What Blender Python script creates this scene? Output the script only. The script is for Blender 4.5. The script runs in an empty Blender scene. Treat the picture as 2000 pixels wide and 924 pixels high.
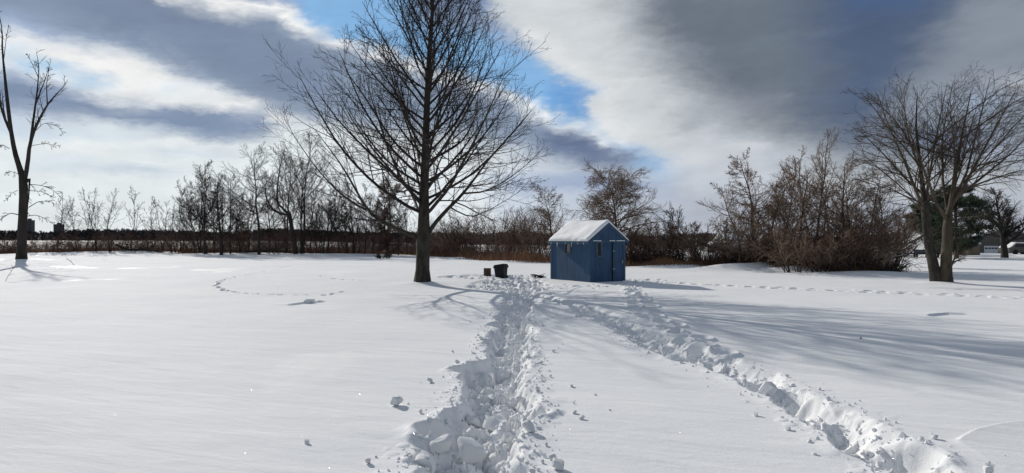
import bpy, math, random
import numpy as np
from mathutils import Vector, Matrix

R = math.radians
sc = bpy.context.scene
col = sc.collection
F = 1320.0          # focal length, in pixels of a 2000 px wide picture
CX, HY = 1000.0, 466.0
CAM_H = 1.9

# ------------------------------------------------------------------ camera
cd = bpy.data.cameras.new('camera')
cam = bpy.data.objects.new('camera', cd)
col.objects.link(cam)
cd.sensor_width = 36.0
cd.lens = F / 2000.0 * 36.0
cd.clip_start = 0.05
cd.clip_end = 6000.0
cam.location = (0, 0, CAM_H)
cam.rotation_euler = (R(90) + math.atan(4 / F), 0, 0)
sc.camera = cam

# ------------------------------------------------------------------ view
sc.view_settings.view_transform = 'Standard'
sc.view_settings.look = 'None'
sc.view_settings.exposure = 0.0
sc.view_settings.gamma = 1.0
sc.view_settings.use_curve_mapping = False

# ------------------------------------------------------------------ sun
SUN_AZ, SUN_EL = -35.0, 25.5
sd = bpy.data.lights.new('sun', 'SUN')
sd.energy = 3.65
sd.angle = R(0.55)
sd.color = (1.0, 0.95, 0.87)
sun = bpy.data.objects.new('sun', sd)
col.objects.link(sun)
sv = Vector((math.sin(R(SUN_AZ)) * math.cos(R(SUN_EL)), math.cos(R(SUN_AZ)) * math.cos(R(SUN_EL)), math.sin(R(SUN_EL))))
sun.rotation_euler = sv.to_track_quat('Z', 'Y').to_euler()

# ------------------------------------------------------------------ small numeric helpers
def sstep(a, b, x):
    t = np.clip((x - a) / (b - a), 0, 1)
    return t * t * (3 - 2 * t)

def hsh(i, j, seed):
    i = i.astype(np.int64).astype(np.uint32); j = j.astype(np.int64).astype(np.uint32)
    h = i * np.uint32(374761393) + j * np.uint32(668265263) + np.uint32((seed * 2246822519 + 3266489917) & 0xffffffff)
    h = (h ^ (h >> np.uint32(13))) * np.uint32(1274126177)
    h = (h ^ (h >> np.uint32(16))) * np.uint32(2246822519)
    h = h ^ (h >> np.uint32(15))
    return h.astype(np.float64) / 4294967295.0

def vnoise(x, y, seed=0):
    i = np.floor(x); j = np.floor(y); u = x - i; v = y - j
    u = u * u * u * (u * (u * 6 - 15) + 10); v = v * v * v * (v * (v * 6 - 15) + 10)
    a = hsh(i, j, seed); b = hsh(i + 1, j, seed); c = hsh(i, j + 1, seed); d = hsh(i + 1, j + 1, seed)
    return (a * (1 - u) + b * u) * (1 - v) + (c * (1 - u) + d * u) * v - 0.5

def fbm(x, y, seed=0, octv=4, gain=0.5):
    s = 0; a = 1.0
    for k in range(octv):
        s = s + a * vnoise(x * 2 ** k + 17.3 * k, y * 2 ** k - 9.1 * k, seed + k)
        a *= gain
    return s

def facet(x, y, s, seed):
    xs = x / s; ys = y / s
    i = np.floor(xs); j = np.floor(ys)
    best = np.full(x.shape, 9.0); r1 = np.zeros(x.shape); r2 = r1.copy(); r3 = r1.copy(); bx = r1.copy(); by = r1.copy()
    for a in (-1, 0, 1):
        for b in (-1, 0, 1):
            ii = i + a; jj = j + b
            px = ii + 0.15 + 0.7 * hsh(ii, jj, seed); py = jj + 0.15 + 0.7 * hsh(ii, jj, seed + 1)
            dx = xs - px; dy = ys - py; d = dx * dx + dy * dy
            m = d < best
            best = np.where(m, d, best); bx = np.where(m, dx, bx); by = np.where(m, dy, by)
            r1 = np.where(m, hsh(ii, jj, seed + 2), r1); r2 = np.where(m, hsh(ii, jj, seed + 3), r2); r3 = np.where(m, hsh(ii, jj, seed + 4), r3)
    return np.sqrt(best), r1, r2, r3, bx, by

def gp(px, py, h=CAM_H):            # where a point of the picture meets flat ground: metres right, metres ahead
    d = h * F / (py - HY)
    return ((px - CX) / F * d, d)

def W(px, py, d):                   # the same for a point at a known distance ahead
    return ((px - CX) / F * d, d, CAM_H - (py - HY) / F * d)

def lin(c):                         # 0-255 display colour -> linear
    c = np.asarray(c, float) / 255.0
    return np.where(c <= 0.04045, c / 12.92, ((c + 0.055) / 1.055) ** 2.4)

# ------------------------------------------------------------------ world: daylight sky with banks of cloud
world = bpy.data.worlds.new('World')
sc.world = world
world.use_nodes = True
wt = world.node_tree
wt.nodes.clear()

class NT:
    def __init__(s, t): s.t = t
    def n(s, typ, **kw):
        o = s.t.nodes.new(typ)
        for k, v in kw.items(): setattr(o, k, v)
        return o
    def put(s, sock, v):
        if hasattr(v, 'is_output') or isinstance(v, bpy.types.NodeSocket): s.t.links.new(v, sock)
        else: sock.default_value = v
    def math(s, op, a, b=None, c=None, clamp=False):
        o = s.n('ShaderNodeMath', operation=op, use_clamp=clamp)
        s.put(o.inputs[0], a)
        if b is not None: s.put(o.inputs[1], b)
        if c is not None: s.put(o.inputs[2], c)
        return o.outputs[0]
    def rng(s, x, a, b, c=0.0, d=1.0, smooth=False):
        o = s.n('ShaderNodeMapRange', interpolation_type='SMOOTHSTEP' if smooth else 'LINEAR')
        s.put(o.inputs[0], x); o.inputs[1].default_value = a; o.inputs[2].default_value = b
        o.inputs[3].default_value = c; o.inputs[4].default_value = d
        return o.outputs[0]
    def mix(s, f, a, b, blend='MIX'):
        o = s.n('ShaderNodeMix', data_type='RGBA', blend_type=blend)
        s.put(o.inputs[0], f); s.put(o.inputs[6], a); s.put(o.inputs[7], b)
        return o.outputs[2]
    def mixf(s, f, a, b):
        o = s.n('ShaderNodeMix', data_type='FLOAT')
        s.put(o.inputs[0], f); s.put(o.inputs[2], a); s.put(o.inputs[3], b)
        return o.outputs[0]
    def comb(s, x, y, z):
        o = s.n('ShaderNodeCombineXYZ')
        s.put(o.inputs[0], x); s.put(o.inputs[1], y); s.put(o.inputs[2], z)
        return o.outputs[0]
    def noise(s, vec, scale, detail=4.0, rough=0.55, dist=0.0):
        o = s.n('ShaderNodeTexNoise')
        s.put(o.inputs['Vector'], vec); o.inputs['Scale'].default_value = scale
        o.inputs['Detail'].default_value = detail; o.inputs['Roughness'].default_value = rough
        o.inputs['Distortion'].default_value = dist
        return o
    def ramp(s, f, stops, interp='LINEAR'):
        o = s.n('ShaderNodeValToRGB'); e = o.color_ramp.elements; o.color_ramp.interpolation = interp
        while len(e) < len(stops): e.new(0.5)
        for k, (p, c) in enumerate(stops):
            e[k].position = p; e[k].color = c if len(c) == 4 else (*c, 1)
        s.put(o.inputs[0], f)
        return o

def poly_sd(P, X, Y):
    P = np.asarray(P, float); n = len(P); best = np.full(X.shape, 1e18); ins = np.zeros(X.shape, bool)
    for k in range(n):
        ax, ay = P[k]; bx, by = P[(k + 1) % n]
        ex, ey = bx - ax, by - ay
        t = np.clip(((X - ax) * ex + (Y - ay) * ey) / (ex * ex + ey * ey + 1e-9), 0, 1)
        best = np.minimum(best, (X - ax - t * ex) ** 2 + (Y - ay - t * ey) ** 2)
        c = ((ay > Y) != (by > Y)) & (X < (bx - ax) * (Y - ay) / (by - ay + 1e-12) + ax)
        ins ^= c
    d = np.sqrt(best)
    return np.where(ins, -d, d)

def line_d(P, X, Y):
    P = np.asarray(P, float); best = np.full(X.shape, 1e18)
    for k in range(len(P) - 1):
        ax, ay = P[k]; bx, by = P[k + 1]; ex, ey = bx - ax, by - ay
        t = np.clip(((X - ax) * ex + (Y - ay) * ey) / (ex * ex + ey * ey + 1e-9), 0, 1)
        best = np.minimum(best, (X - ax - t * ex) ** 2 + (Y - ay - t * ey) ** 2)
    return np.sqrt(best)

AZ0, AZ1 = R(-44), R(44)
EL0, EL1 = R(-1.0), R(24)
NSEG, NROW = 3, 34
NC = 31 * NSEG + 1
azs = np.linspace(AZ0, AZ1, NC)
els = np.linspace(EL0, EL1, NROW)
AZG, ELG = np.meshgrid(azs, els)
PX = CX + F * np.tan(AZG)
PY = HY - F * np.tan(ELG) / np.cos(AZG)

def cloud_map():
    # elevation / azimuth chart of the cloud banks: colour and cover
    t = np.clip(PX / 2000, 0, 1)[..., None]; v = np.clip(PY / 466, 0, 1)[..., None]
    topc = lin((150, 172, 205)) * (1 - t) + lin((84, 102, 138)) * t
    midc = lin((208, 217, 226)) * (1 - t) + lin((165, 176, 196)) * t
    lowc = lin((238, 239, 234)) * (1 - t) + lin((168, 176, 190)) * t
    a = np.clip(v / 0.55, 0, 1); b = np.clip((v - 0.55) / 0.45, 0, 1)
    C = (topc * (1 - a) + midc * a) * (1 - b) + lowc * b
    A = np.full(PX.shape, 0.97)
    st = [C, A]
    def paint(m, c, cov):
        m = m[..., None]
        st[0] = st[0] * (1 - m) + lin(c) * m
        st[1] = st[1] * (1 - m[..., 0]) + cov * m[..., 0]
    def poly(P, c, soft, cov=1.0, k=1.0):
        paint(k * sstep(soft, -soft, poly_sd(P, PX, PY)), c, cov)
    def line(P, c, w, k=1.0, cov=1.0):
        paint(k * np.exp(-(line_d(P, PX, PY) / w) ** 2), c, cov)
    # pale veil low on the left and behind the tall tree
    poly([(-200, 250), (500, 240), (760, 250), (1000, 300), (1000, 466), (-200, 466)], (230, 237, 239), 50, k=.95)
    poly([(700, 330), (1000, 330), (1060, 420), (700, 440)], (230, 237, 242), 40, k=.8)
    # blue gaps
    poly([(540, -80), (760, -80), (800, 40), (930, 60), (1010, 90), (1100, 140), (1180, 170), (1170, 235), (1260, 290), (1340, 335), (1290, 345), (1190, 285), (1060, 225), (900, 150), (700, 100), (600, 60)], (134, 180, 224), 24, cov=1.0)
    poly([(1080, 150), (1170, 175), (1150, 230), (1070, 205)], (108, 158, 212), 20, cov=1.0)
    # big dark bank on the left
    poly([(-300, -40), (370, -25), (450, 14), (540, 24), (600, 68), (700, 100), (850, 150), (990, 192), (1060, 234), (1150, 256), (1210, 292), (1262, 326), (1150, 334), (1050, 300), (900, 255), (700, 235), (600, 228), (480, 200), (350, 124), (250, 84), (120, 60), (0, 24), (-300, 0)], (136, 152, 174), 26)
    poly([(100, -20), (330, -20), (520, 55), (640, 110), (640, 185), (520, 185), (380, 120), (200, 60)], (122, 137, 162), 36, k=.8)
    poly([(1060, 250), (1150, 262), (1240, 318), (1150, 318), (1060, 290)], (100, 114, 144), 16, k=.9)
    line([(330, -12), (372, 0), (450, 13), (540, 22), (600, 62), (680, 88), (800, 126), (990, 184), (1060, 226)], (250, 250, 248), 10, k=.9)
    line([(420, 0), (540, 18), (590, 52)], (252, 252, 250), 13, k=.9)
    line([(1060, 228), (1110, 242), (1150, 250), (1200, 284)], (236, 240, 244), 9, k=.8)
    # white under its lower edge
    poly([(-100, 45), (0, 60), (120, 84), (250, 106), (350, 150), (480, 208), (600, 240), (520, 232), (400, 205), (250, 186), (120, 128), (-100, 90)], (242, 243, 242), 20, k=1.0)
    poly([(20, 96), (110, 128), (220, 172), (120, 160), (30, 128)], (176, 210, 238), 18, cov=.9)
    poly([(300, 165), (400, 190), (430, 196), (320, 190)], (196, 220, 240), 12, k=.6)
    # second, thinner bank
    poly([(-100, 140), (60, 150), (150, 180), (260, 208), (390, 203), (520, 226), (530, 262), (420, 276), (300, 250), (150, 226), (-100, 212)], (130, 147, 174), 18, k=1.0)
    line([(-40, 118), (20, 126), (140, 164), (260, 200), (390, 194), (500, 214)], (244, 245, 244), 9, k=.75)
    poly([(-100, 215), (60, 222), (160, 250), (60, 270), (-100, 262)], (196, 210, 226), 18, k=.7)
    for (x, y, w, h, c) in ((250, 262, 120, 8, (196, 216, 232)), (260, 300, 180, 7, (188, 204, 220)), (300, 330, 120, 7, (184, 200, 216)), (90, 330, 120, 8, (200, 214, 226)), (170, 360, 160, 6, (206, 218, 226)), (230, 282, 150, 8, (238, 239, 236)), (120, 400, 200, 9, (226, 231, 230))):
        paint(.8 * np.exp(-((PX - x) / w) ** 2 - ((PY - y) / h) ** 2), c, 1.0)
    # low middle: pale with blue-grey streaks
    poly([(940, 330), (1120, 335), (1280, 370), (1330, 440), (960, 440)], (196, 207, 222), 30, k=.8)
    poly([(980, 350), (1150, 338), (1320, 362), (1340, 384), (1180, 378), (1000, 374)], (152, 170, 200), 14, k=.8)
    # great cloud on the right
    poly([(950, -80), (965, 20), (1050, 100), (1100, 138), (1182, 165), (1152, 215), (1200, 262), (1262, 296), (1340, 318), (1380, 400), (2400, 430), (2400, -80)], (206, 211, 215), 14)
    line([(1040, 70), (1110, 130), (1190, 180), (1170, 225), (1230, 268)], (226, 229, 231), 24, k=.85)
    poly([(1180, -80), (1240, 60), (1300, 130), (1370, 200), (1440, 262), (1550, 290), (1700, 330), (2400, 340), (2400, -80)], (108, 118, 131), 95)
    poly([(1280, 300), (1420, 270), (1560, 300), (1600, 400), (1330, 420)], (184, 193, 206), 40, k=.6)
    line([(1310, 320), (1400, 297), (1480, 288)], (216, 219, 224), 16, k=.7)
    line([(1320, 240), (1430, 205), (1540, 190)], (146, 152, 164), 22, k=.5)
    poly([(1540, -80), (1580, 40), (1620, 140), (1600, 220), (1640, 280), (1740, 240), (1800, 130), (1890, 20), (1930, -80)], (82, 98, 125), 100)
    poly([(1600, -80), (1660, 6), (1790, 0), (1850, -80)], (72, 99, 140), 45)
    poly([(1930, -80), (1860, 60), (1780, 150), (1720, 240), (1900, 280), (2400, 260), (2400, -80)], (138, 147, 160), 60, k=.9)
    for (x, y, w, h, c) in ((1900, 205, 70, 22, (170, 188, 214)), (1990, 160, 60, 14, (196, 200, 208)), (1960, 300, 110, 26, (166, 176, 194)), (1850, 270, 60, 20, (140, 160, 196)), (1450, 330, 90, 22, (200, 204, 212))):
        paint(.75 * np.exp(-((PX - x) / w) ** 2 - ((PY - y) / h) ** 2), c, 1.0)
    poly([(1250, 400), (1500, 380), (2400, 360), (2400, 480), (1250, 480)], (164, 172, 188), 30, k=.6)
    return st[0], np.clip(st[1], 0, 1)

CMAP, AMAP = cloud_map()
N = NT(wt)
tc = N.n('ShaderNodeTexCoord').outputs['Generated']
sep = N.n('ShaderNodeSeparateXYZ'); wt.links.new(tc, sep.inputs[0])
dx_, dy_, dz_ = sep.outputs
az = N.math('ARCTAN2', dx_, dy_)
el = N.math('ARCSINE', dz_)
chart = N.comb(N.math('MULTIPLY', az, 1.0), N.math('MULTIPLY', el, 2.4), 0.0)
w1 = N.noise(chart, 9.0, 8.0, 0.66)
w2 = N.noise(N.comb(N.math('ADD', az, 7.0), N.math('MULTIPLY', el, 2.4), 3.0), 9.0, 8.0, 0.66)
az2 = N.math('MULTIPLY_ADD', N.math('SUBTRACT', w1.outputs['Fac'], 0.5), 0.095, az)
w3 = N.noise(chart, 38.0, 5.0, 0.6)
az2 = N.math('MULTIPLY_ADD', N.math('SUBTRACT', w3.outputs['Fac'], 0.5), 0.028, az2)
el = N.math('MULTIPLY_ADD', N.math('SUBTRACT', w3.outputs['Fac'], 0.5), 0.014, el)
el2 = N.math('MULTIPLY_ADD', N.math('SUBTRACT', w2.outputs['Fac'], 0.5), 0.042, el)
u = N.rng(az2, AZ0, AZ1)
su = [N.math('MULTIPLY_ADD', u, float(NSEG), -float(k), clamp=True) for k in range(NSEG)]
gt = [N.math('GREATER_THAN', u, k / NSEG) for k in range(1, NSEG)]
def chart_row(r_):
    g = bpy.data.node_groups.new('cloud_row', 'ShaderNodeTree'); q = NT(g)
    for nm in ['u%d' % k for k in range(NSEG)] + ['g%d' % k for k in range(NSEG - 1)]:
        g.interface.new_socket(nm, in_out='INPUT', socket_type='NodeSocketFloat')
    g.interface.new_socket('colour', in_out='OUTPUT', socket_type='NodeSocketColor')
    g.interface.new_socket('cover', in_out='OUTPUT', socket_type='NodeSocketFloat')
    ro = []
    for k in range(NSEG):
        ro.append(q.ramp(0.0, [(i / 31.0, (*CMAP[r_, 31 * k + i], AMAP[r_, 31 * k + i])) for i in range(32)]))
    gi = q.n('NodeGroupInput'); go = q.n('NodeGroupOutput')
    for k in range(NSEG): q.put(ro[k].inputs[0], gi.outputs[k])
    c, a = ro[0].outputs['Color'], ro[0].outputs['Alpha']
    for k in range(1, NSEG):
        c = q.mix(gi.outputs[NSEG + k - 1], c, ro[k].outputs['Color']); a = q.mixf(gi.outputs[NSEG + k - 1], a, ro[k].outputs['Alpha'])
    q.put(go.inputs[0], c); q.put(go.inputs[1], a)
    return g
cc = ca = None
for r_ in range(NROW):
    nd = N.n('ShaderNodeGroup', node_tree=chart_row(r_))
    for k in range(NSEG): N.put(nd.inputs[k], su[k])
    for k in range(NSEG - 1): N.put(nd.inputs[NSEG + k], gt[k])
    c, a = nd.outputs
    if cc is None: cc, ca = c, a
    else:
        f = N.rng(el2, els[r_ - 1], els[r_])
        cc = N.mix(f, cc, c); ca = N.mixf(f, ca, a)
# wisps: fine light and dark streaks, drawn out along the wind
wv = N.noise(N.comb(N.math('MULTIPLY_ADD', el, -0.9, az), N.math('MULTIPLY', el, 2.6), 1.0), 11.0, 8.0, 0.6, 0.3)
wisp = N.rng(wv.outputs['Fac'], 0.25, 0.75, 0.90, 1.10)
cc = N.mix(1.0, cc, N.comb(wisp, wisp, wisp), 'MULTIPLY')
# the rest of the sky (overhead and behind): broken grey cloud
ov = N.noise(tc, 2.2, 7.0, 0.6)
ovc = N.ramp(ov.outputs['Fac'], [(0.30, (0.15, 0.175, 0.22)), (0.50, (0.218, 0.258, 0.318)), (0.72, (0.37, 0.38, 0.40))]).outputs['Color']
ova = N.rng(ov.outputs['Fac'], 0.36, 0.52, 0.15, 0.9)
inside = N.math('MULTIPLY', N.rng(el, R(20.5), R(30), 1.0, 0.0, True), N.rng(N.math('ABSOLUTE', az), R(39), R(52), 1.0, 0.0, True))
cc = N.mix(inside, ovc, cc)
ca = N.mixf(inside, ova, ca)
sky = N.n('ShaderNodeTexSky', sky_type='NISHITA', sun_disc=False)
sky.sun_elevation = R(SUN_EL); sky.sun_rotation = R(-SUN_AZ)
sky.air_density = 1.0; sky.dust_density = 0.6; sky.ozone_density = 1.5
SKY_K = 0.10
final = N.mix(ca, sky.outputs[0], N.mix(1.0, cc, (1 / SKY_K, 1 / SKY_K, 1 / SKY_K, 1), 'MULTIPLY'))
ms = N.n('ShaderNodeBackground'); wt.links.new(final, ms.inputs[0]); ms.inputs[1].default_value = SKY_K
wo = N.n('ShaderNodeOutputWorld'); wt.links.new(ms.outputs[0], wo.inputs[0])
world.cycles.sampling_method = 'MANUAL'
world.cycles.sample_map_resolution = 512

# ------------------------------------------------------------------ materials
def mat(name, color, rough=0.8, var=0.0, vscale=4.0, bump=0.0, bscale=20.0, spec=0.3, vary2=None, stretch=(1, 1, 1), metallic=0.0):
    m = bpy.data.materials.new(name); m.use_nodes = True
    t = m.node_tree; k = NT(t); b = t.nodes['Principled BSDF']
    b.inputs['Roughness'].default_value = rough; b.inputs['Specular IOR Level'].default_value = spec
    b.inputs['Metallic'].default_value = metallic
    o = k.n('ShaderNodeTexCoord').outputs['Object']
    mp = k.n('ShaderNodeMapping'); t.links.new(o, mp.inputs[0]); mp.inputs['Scale'].default_value = stretch
    if var or vary2:
        nz = k.noise(mp.outputs[0], vscale, 5.0, 0.65)
        c2 = vary2 or tuple(c * (1 - var) for c in color)
        c1 = tuple(min(1, c * (1 + var)) for c in color) if not vary2 else color
        rp = k.ramp(nz.outputs['Fac'], [(0.35, c1), (0.65, c2)])
        t.links.new(rp.outputs[0], b.inputs['Base Color'])
    else:
        b.inputs['Base Color'].default_value = (*color, 1)
    if bump:
        nb = k.noise(mp.outputs[0], bscale, 6.0, 0.65)
        bp = k.n('ShaderNodeBump'); bp.inputs['Strength'].default_value = 1.0; bp.inputs['Distance'].default_value = bump
        t.links.new(nb.outputs['Fac'], bp.inputs['Height']); t.links.new(bp.outputs[0], b.inputs['Normal'])
    return m

def snow_mat(name, ground=False, bright=1.0):
    m = bpy.data.materials.new(name); m.use_nodes = True
    t = m.node_tree; k = NT(t); b = t.nodes['Principled BSDF']
    o = k.n('ShaderNodeTexCoord').outputs['Object']
    sp = k.n('ShaderNodeSeparateXYZ'); t.links.new(o, sp.inputs[0]); x, y, z = sp.outputs
    n1 = k.noise(o, 0.35, 5.0, 0.6)
    b_ = 1.0 if ground else bright
    c = k.ramp(n1.outputs['Fac'], [(0.35, (0.79 * b_, 0.80 * b_, 0.815 * b_)), (0.65, (0.85 * b_, 0.855 * b_, 0.86 * b_))]).outputs[0]
    rough = 0.8
    if ground:
        # stubble showing through in the fields far beyond the hedges
        f1 = k.noise(k.comb(k.math('MULTIPLY', x, 0.012), k.math('MULTIPLY', y, 0.05), 0.0), 1.0, 5.0, 0.65)
        stub = k.math('MULTIPLY', k.rng(f1.outputs['Fac'], 0.34, 0.58, 0, 1, True), k.rng(y, 98, 125, 0, 0.9, True))
        c = k.mix(stub, c, (0.27, 0.215, 0.15, 1))
        # glazed crust in wind-drawn patches; its sunlit sheen also painted in as cream
        g1 = k.noise(k.comb(k.math('MULTIPLY', x, 0.16), k.math('MULTIPLY', k.math('MULTIPLY_ADD', x, 0.35, y), 0.10), 2.0), 1.0, 6.0, 0.62, 0.4)
        gl = k.math('MULTIPLY', k.rng(g1.outputs['Fac'], 0.60, 0.66, 0, 1, True), k.rng(y, 7, 14, 0, 1))
        c = k.mix(k.math('MULTIPLY', gl, 0.6), c, (0.93, 0.915, 0.86, 1))
        rough = k.mixf(gl, 0.8, 0.5)
    t.links.new(c, b.inputs['Base Color'])
    k.put(b.inputs['Roughness'], rough)
    b.inputs['Specular IOR Level'].default_value = 0.05
    # wind ripples, grain
    rip = k.noise(k.comb(k.math('MULTIPLY', k.math('MULTIPLY_ADD', x, 0.4, y), 2.6), k.math('MULTIPLY', k.math('MULTIPLY_ADD', y, -0.4, x), 0.7), z), 1.0, 5.0, 0.55, 0.3)
    gr = k.noise(o, 70.0, 3.0, 0.7)
    h = k.math('ADD', k.math('MULTIPLY', rip.outputs['Fac'], 0.042 if ground else 0.0), k.math('ADD', k.math('MULTIPLY', gr.outputs['Fac'], 0.005), k.math('MULTIPLY', k.noise(o, 13.0, 5.0, 0.6).outputs['Fac'], 0.0045)))
    bp = k.n('ShaderNodeBump'); bp.inputs['Distance'].default_value = 1.0; bp.inputs['Strength'].default_value = 0.8
    t.links.new(h, bp.inputs['Height']); t.links.new(bp.outputs[0], b.inputs['Normal'])
    # ice crystals: tiny mirrors, each turned its own way
    vo = k.n('ShaderNodeTexVoronoi'); t.links.new(o, vo.inputs['Vector']); vo.inputs['Scale'].default_value = 120.0
    vm = k.n('ShaderNodeVectorMath', operation='MULTIPLY_ADD'); t.links.new(vo.outputs['Color'], vm.inputs[0])
    vm.inputs[1].default_value = (1.6, 1.6, 1.2); vm.inputs[2].default_value = (-0.8, -0.8, 0.0)
    vn = k.n('ShaderNodeVectorMath', operation='NORMALIZE'); t.links.new(vm.outputs[0], vn.inputs[0])
    gs = k.n('ShaderNodeBsdfGlossy'); gs.inputs['Roughness'].default_value = 0.12; gs.inputs['Color'].default_value = (1, 1, 1, 1)
    t.links.new(vn.outputs[0], gs.inputs['Normal'])
    on = k.rng(vo.outputs['Distance'], 0.16, 0.18, 0.08, 0.0)
    mx = k.n('ShaderNodeMixShader'); t.links.new(on, mx.inputs[0]); t.links.new(b.outputs[0], mx.inputs[1]); t.links.new(gs.outputs[0], mx.inputs[2])
    t.links.new(mx.outputs[0], t.nodes['Material Output'].inputs[0])
    return m

M = {}
M['snow_ground'] = snow_mat('snow_ground', True)
M['snow'] = snow_mat('snow')
M['sunlit_snow'] = snow_mat('sunlit_snow', False, 1.12)  # same snow with a lightened colour, standing in for sunlight on the shed roof
M['bark_big'] = mat('bark_big', (0.068, 0.060, 0.047), 0.9, vary2=(0.022, 0.019, 0.017), vscale=5.0, bump=0.07, bscale=13.0, stretch=(1, 1, .35))
M['bark_pale'] = mat('bark_pale', (0.115, 0.090, 0.062), 0.9, vary2=(0.035, 0.028, 0.022), vscale=2.6, bump=0.025, bscale=9.0, stretch=(1, 1, .4))
M['twig_dark'] = mat('twig_dark', (0.030, 0.023, 0.020), 0.85, var=.25, vscale=1.0)
M['twig_tan'] = mat('twig_tan', (0.060, 0.045, 0.035), 0.85, var=.3, vscale=1.0)
M['bark_grey'] = mat('bark_grey', (0.038, 0.031, 0.027), 0.9, var=.35, vscale=2.0, bump=0.02, bscale=7.0, stretch=(1, 1, .4))
M['bark_brown'] = mat('bark_brown', (0.085, 0.060, 0.046), 0.9, var=.35, vscale=2.0, bump=0.02, bscale=7.0, stretch=(1, 1, .4))
M['twig_brown'] = mat('twig_brown', (0.195, 0.135, 0.098), 0.85, var=.35, vscale=.8)
M['twig_red'] = mat('twig_red', (0.135, 0.078, 0.058), 0.85, var=.35, vscale=.6)
M['dry_leaf'] = mat('dry_leaf', (0.21, 0.115, 0.055), 0.8, var=.4, vscale=3.0)
M['grass_dry'] = mat('grass_dry', (0.29, 0.155, 0.075), 0.85, vary2=(0.115, 0.055, 0.038), vscale=.5)
M['needle'] = mat('needle', (0.030, 0.048, 0.026), 0.7, var=.45, vscale=1.2)
M['forest'] = mat('forest', (0.030, 0.032, 0.040), 0.9, var=.35, vscale=.05)
M['forest_near'] = mat('forest_near', (0.055, 0.046, 0.042), 0.9, var=.35, vscale=.08)

# ------------------------------------------------------------------ mesh and object helpers
def np_mesh(name, V, faces, smooth=True):
    V = np.asarray(V, np.float32); me = bpy.data.meshes.new(name)
    me.vertices.add(len(V)); me.vertices.foreach_set('co', V.ravel())
    faces = [np.asarray(f, np.int32) for f in faces if len(f)]
    nl = sum(f.size for f in faces); nf = sum(len(f) for f in faces)
    me.loops.add(nl); me.loops.foreach_set('vertex_index', np.concatenate([f.ravel() for f in faces]))
    st = []; o = 0
    for f in faces:
        st.append(o + np.arange(len(f)) * f.shape[1]); o += f.size
    me.polygons.add(nf); me.polygons.foreach_set('loop_start', np.concatenate(st).astype(np.int32))
    me.polygons.foreach_set('use_smooth', np.full(nf, smooth))
    me.update(calc_edges=True)
    return me

def link(name, me, m, parent=None, loc=None):
    o = bpy.data.objects.new(name, me); col.objects.link(o)
    if m and me and not me.materials: me.materials.append(m)
    if parent: o.parent = parent
    if loc is not None: o.location = loc
    return o

def tag(o, label=None, cat=None, group=None, kind=None):
    if label: o['label'] = label
    if cat: o['category'] = cat
    if group: o['group'] = group
    if kind: o['kind'] = kind
    return o

def thing(name, label, cat, loc, rz=0.0, group=None):
    o = bpy.data.objects.new(name, None); col.objects.link(o)
    o.location = loc; o.rotation_euler = (0, 0, rz); o.empty_display_size = 0.3
    return tag(o, label, cat, group)

class MB:
    def __init__(s): s.v = []; s.f = []
    def add(s, vs, fs):
        b = len(s.v); s.v += [tuple(p) for p in vs]; s.f += [tuple(b + i for i in f) for f in fs]
        return s
    def box(s, x0, x1, y0, y1, z0, z1):
        return s.add([(x0, y0, z0), (x1, y0, z0), (x1, y1, z0), (x0, y1, z0), (x0, y0, z1), (x1, y0, z1), (x1, y1, z1), (x0, y1, z1)],
                     [(0, 3, 2, 1), (4, 5, 6, 7), (0, 1, 5, 4), (1, 2, 6, 5), (2, 3, 7, 6), (3, 0, 4, 7)])
    def prism(s, poly, y0, y1):           # polygon in x,z, drawn out along y
        n = len(poly)
        vs = [(x, y0, z) for x, z in poly] + [(x, y1, z) for x, z in poly]
        fs = [tuple(range(n)), tuple(range(2 * n - 1, n - 1, -1))] + [(i, i + n, (i + 1) % n + n, (i + 1) % n) for i in range(n)]
        return s.add(vs, fs)
    def cyl(s, c, r, h, n=20, axis='z', r2=None):
        r2 = r if r2 is None else r2; vs = []
        for k, rr in ((0, r), (1, r2)):
            for i in range(n):
                a = 2 * math.pi * i / n; p, q = rr * math.cos(a), rr * math.sin(a)
                vs.append({'z': (c[0] + p, c[1] + q, c[2] + k * h), 'x': (c[0] + k * h, c[1] + p, c[2] + q), 'y': (c[0] + p, c[1] + k * h, c[2] + q)}[axis])
        return s.add(vs, [tuple(range(n)), tuple(range(2 * n - 1, n - 1, -1))] + [(i, (i + 1) % n, (i + 1) % n + n, i + n) for i in range(n)])
    def build(s, name, m, parent=None, bevel=0.0, smooth=False, loc=None):
        me = bpy.data.meshes.new(name); me.from_pydata(s.v, [], s.f)
        import bmesh
        bm = bmesh.new(); bm.from_mesh(me)
        bmesh.ops.recalc_face_normals(bm, faces=bm.faces)
        if bevel: bmesh.ops.bevel(bm, geom=list(bm.edges), offset=bevel, segments=2, affect='EDGES', profile=.5)
        bm.to_mesh(me); bm.free()
        if smooth: me.polygons.foreach_set('use_smooth', [True] * len(me.polygons))
        return link(name, me, m, parent, loc)

# ------------------------------------------------------------------ ground: one snow sheet to the horizon
def cum_rows():
    r = [0.0, .35]
    while r[-1] < 4.0: r.append(r[-1] + .07)
    while r[-1] < 11.5: r.append(r[-1] + .0175)
    while r[-1] < 110: r.append(r[-1] + max(.0175, r[-1] ** 2 * 1.35e-4))
    while r[-1] < 5000: r.append(r[-1] * 1.05)
    return np.array(r)
RR = cum_rows()
fine = np.arange(-41, 41.0001, .095)
AA = R(1) * np.concatenate([np.arange(-179, -41, 2.0), fine, np.arange(43, 181.1, 2.0)])
nR, nA = len(RR), len(AA)
RG, AG = np.meshgrid(RR, AA, indexing='ij')
GX = RG * np.sin(AG); GY = RG * np.cos(AG)

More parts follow.
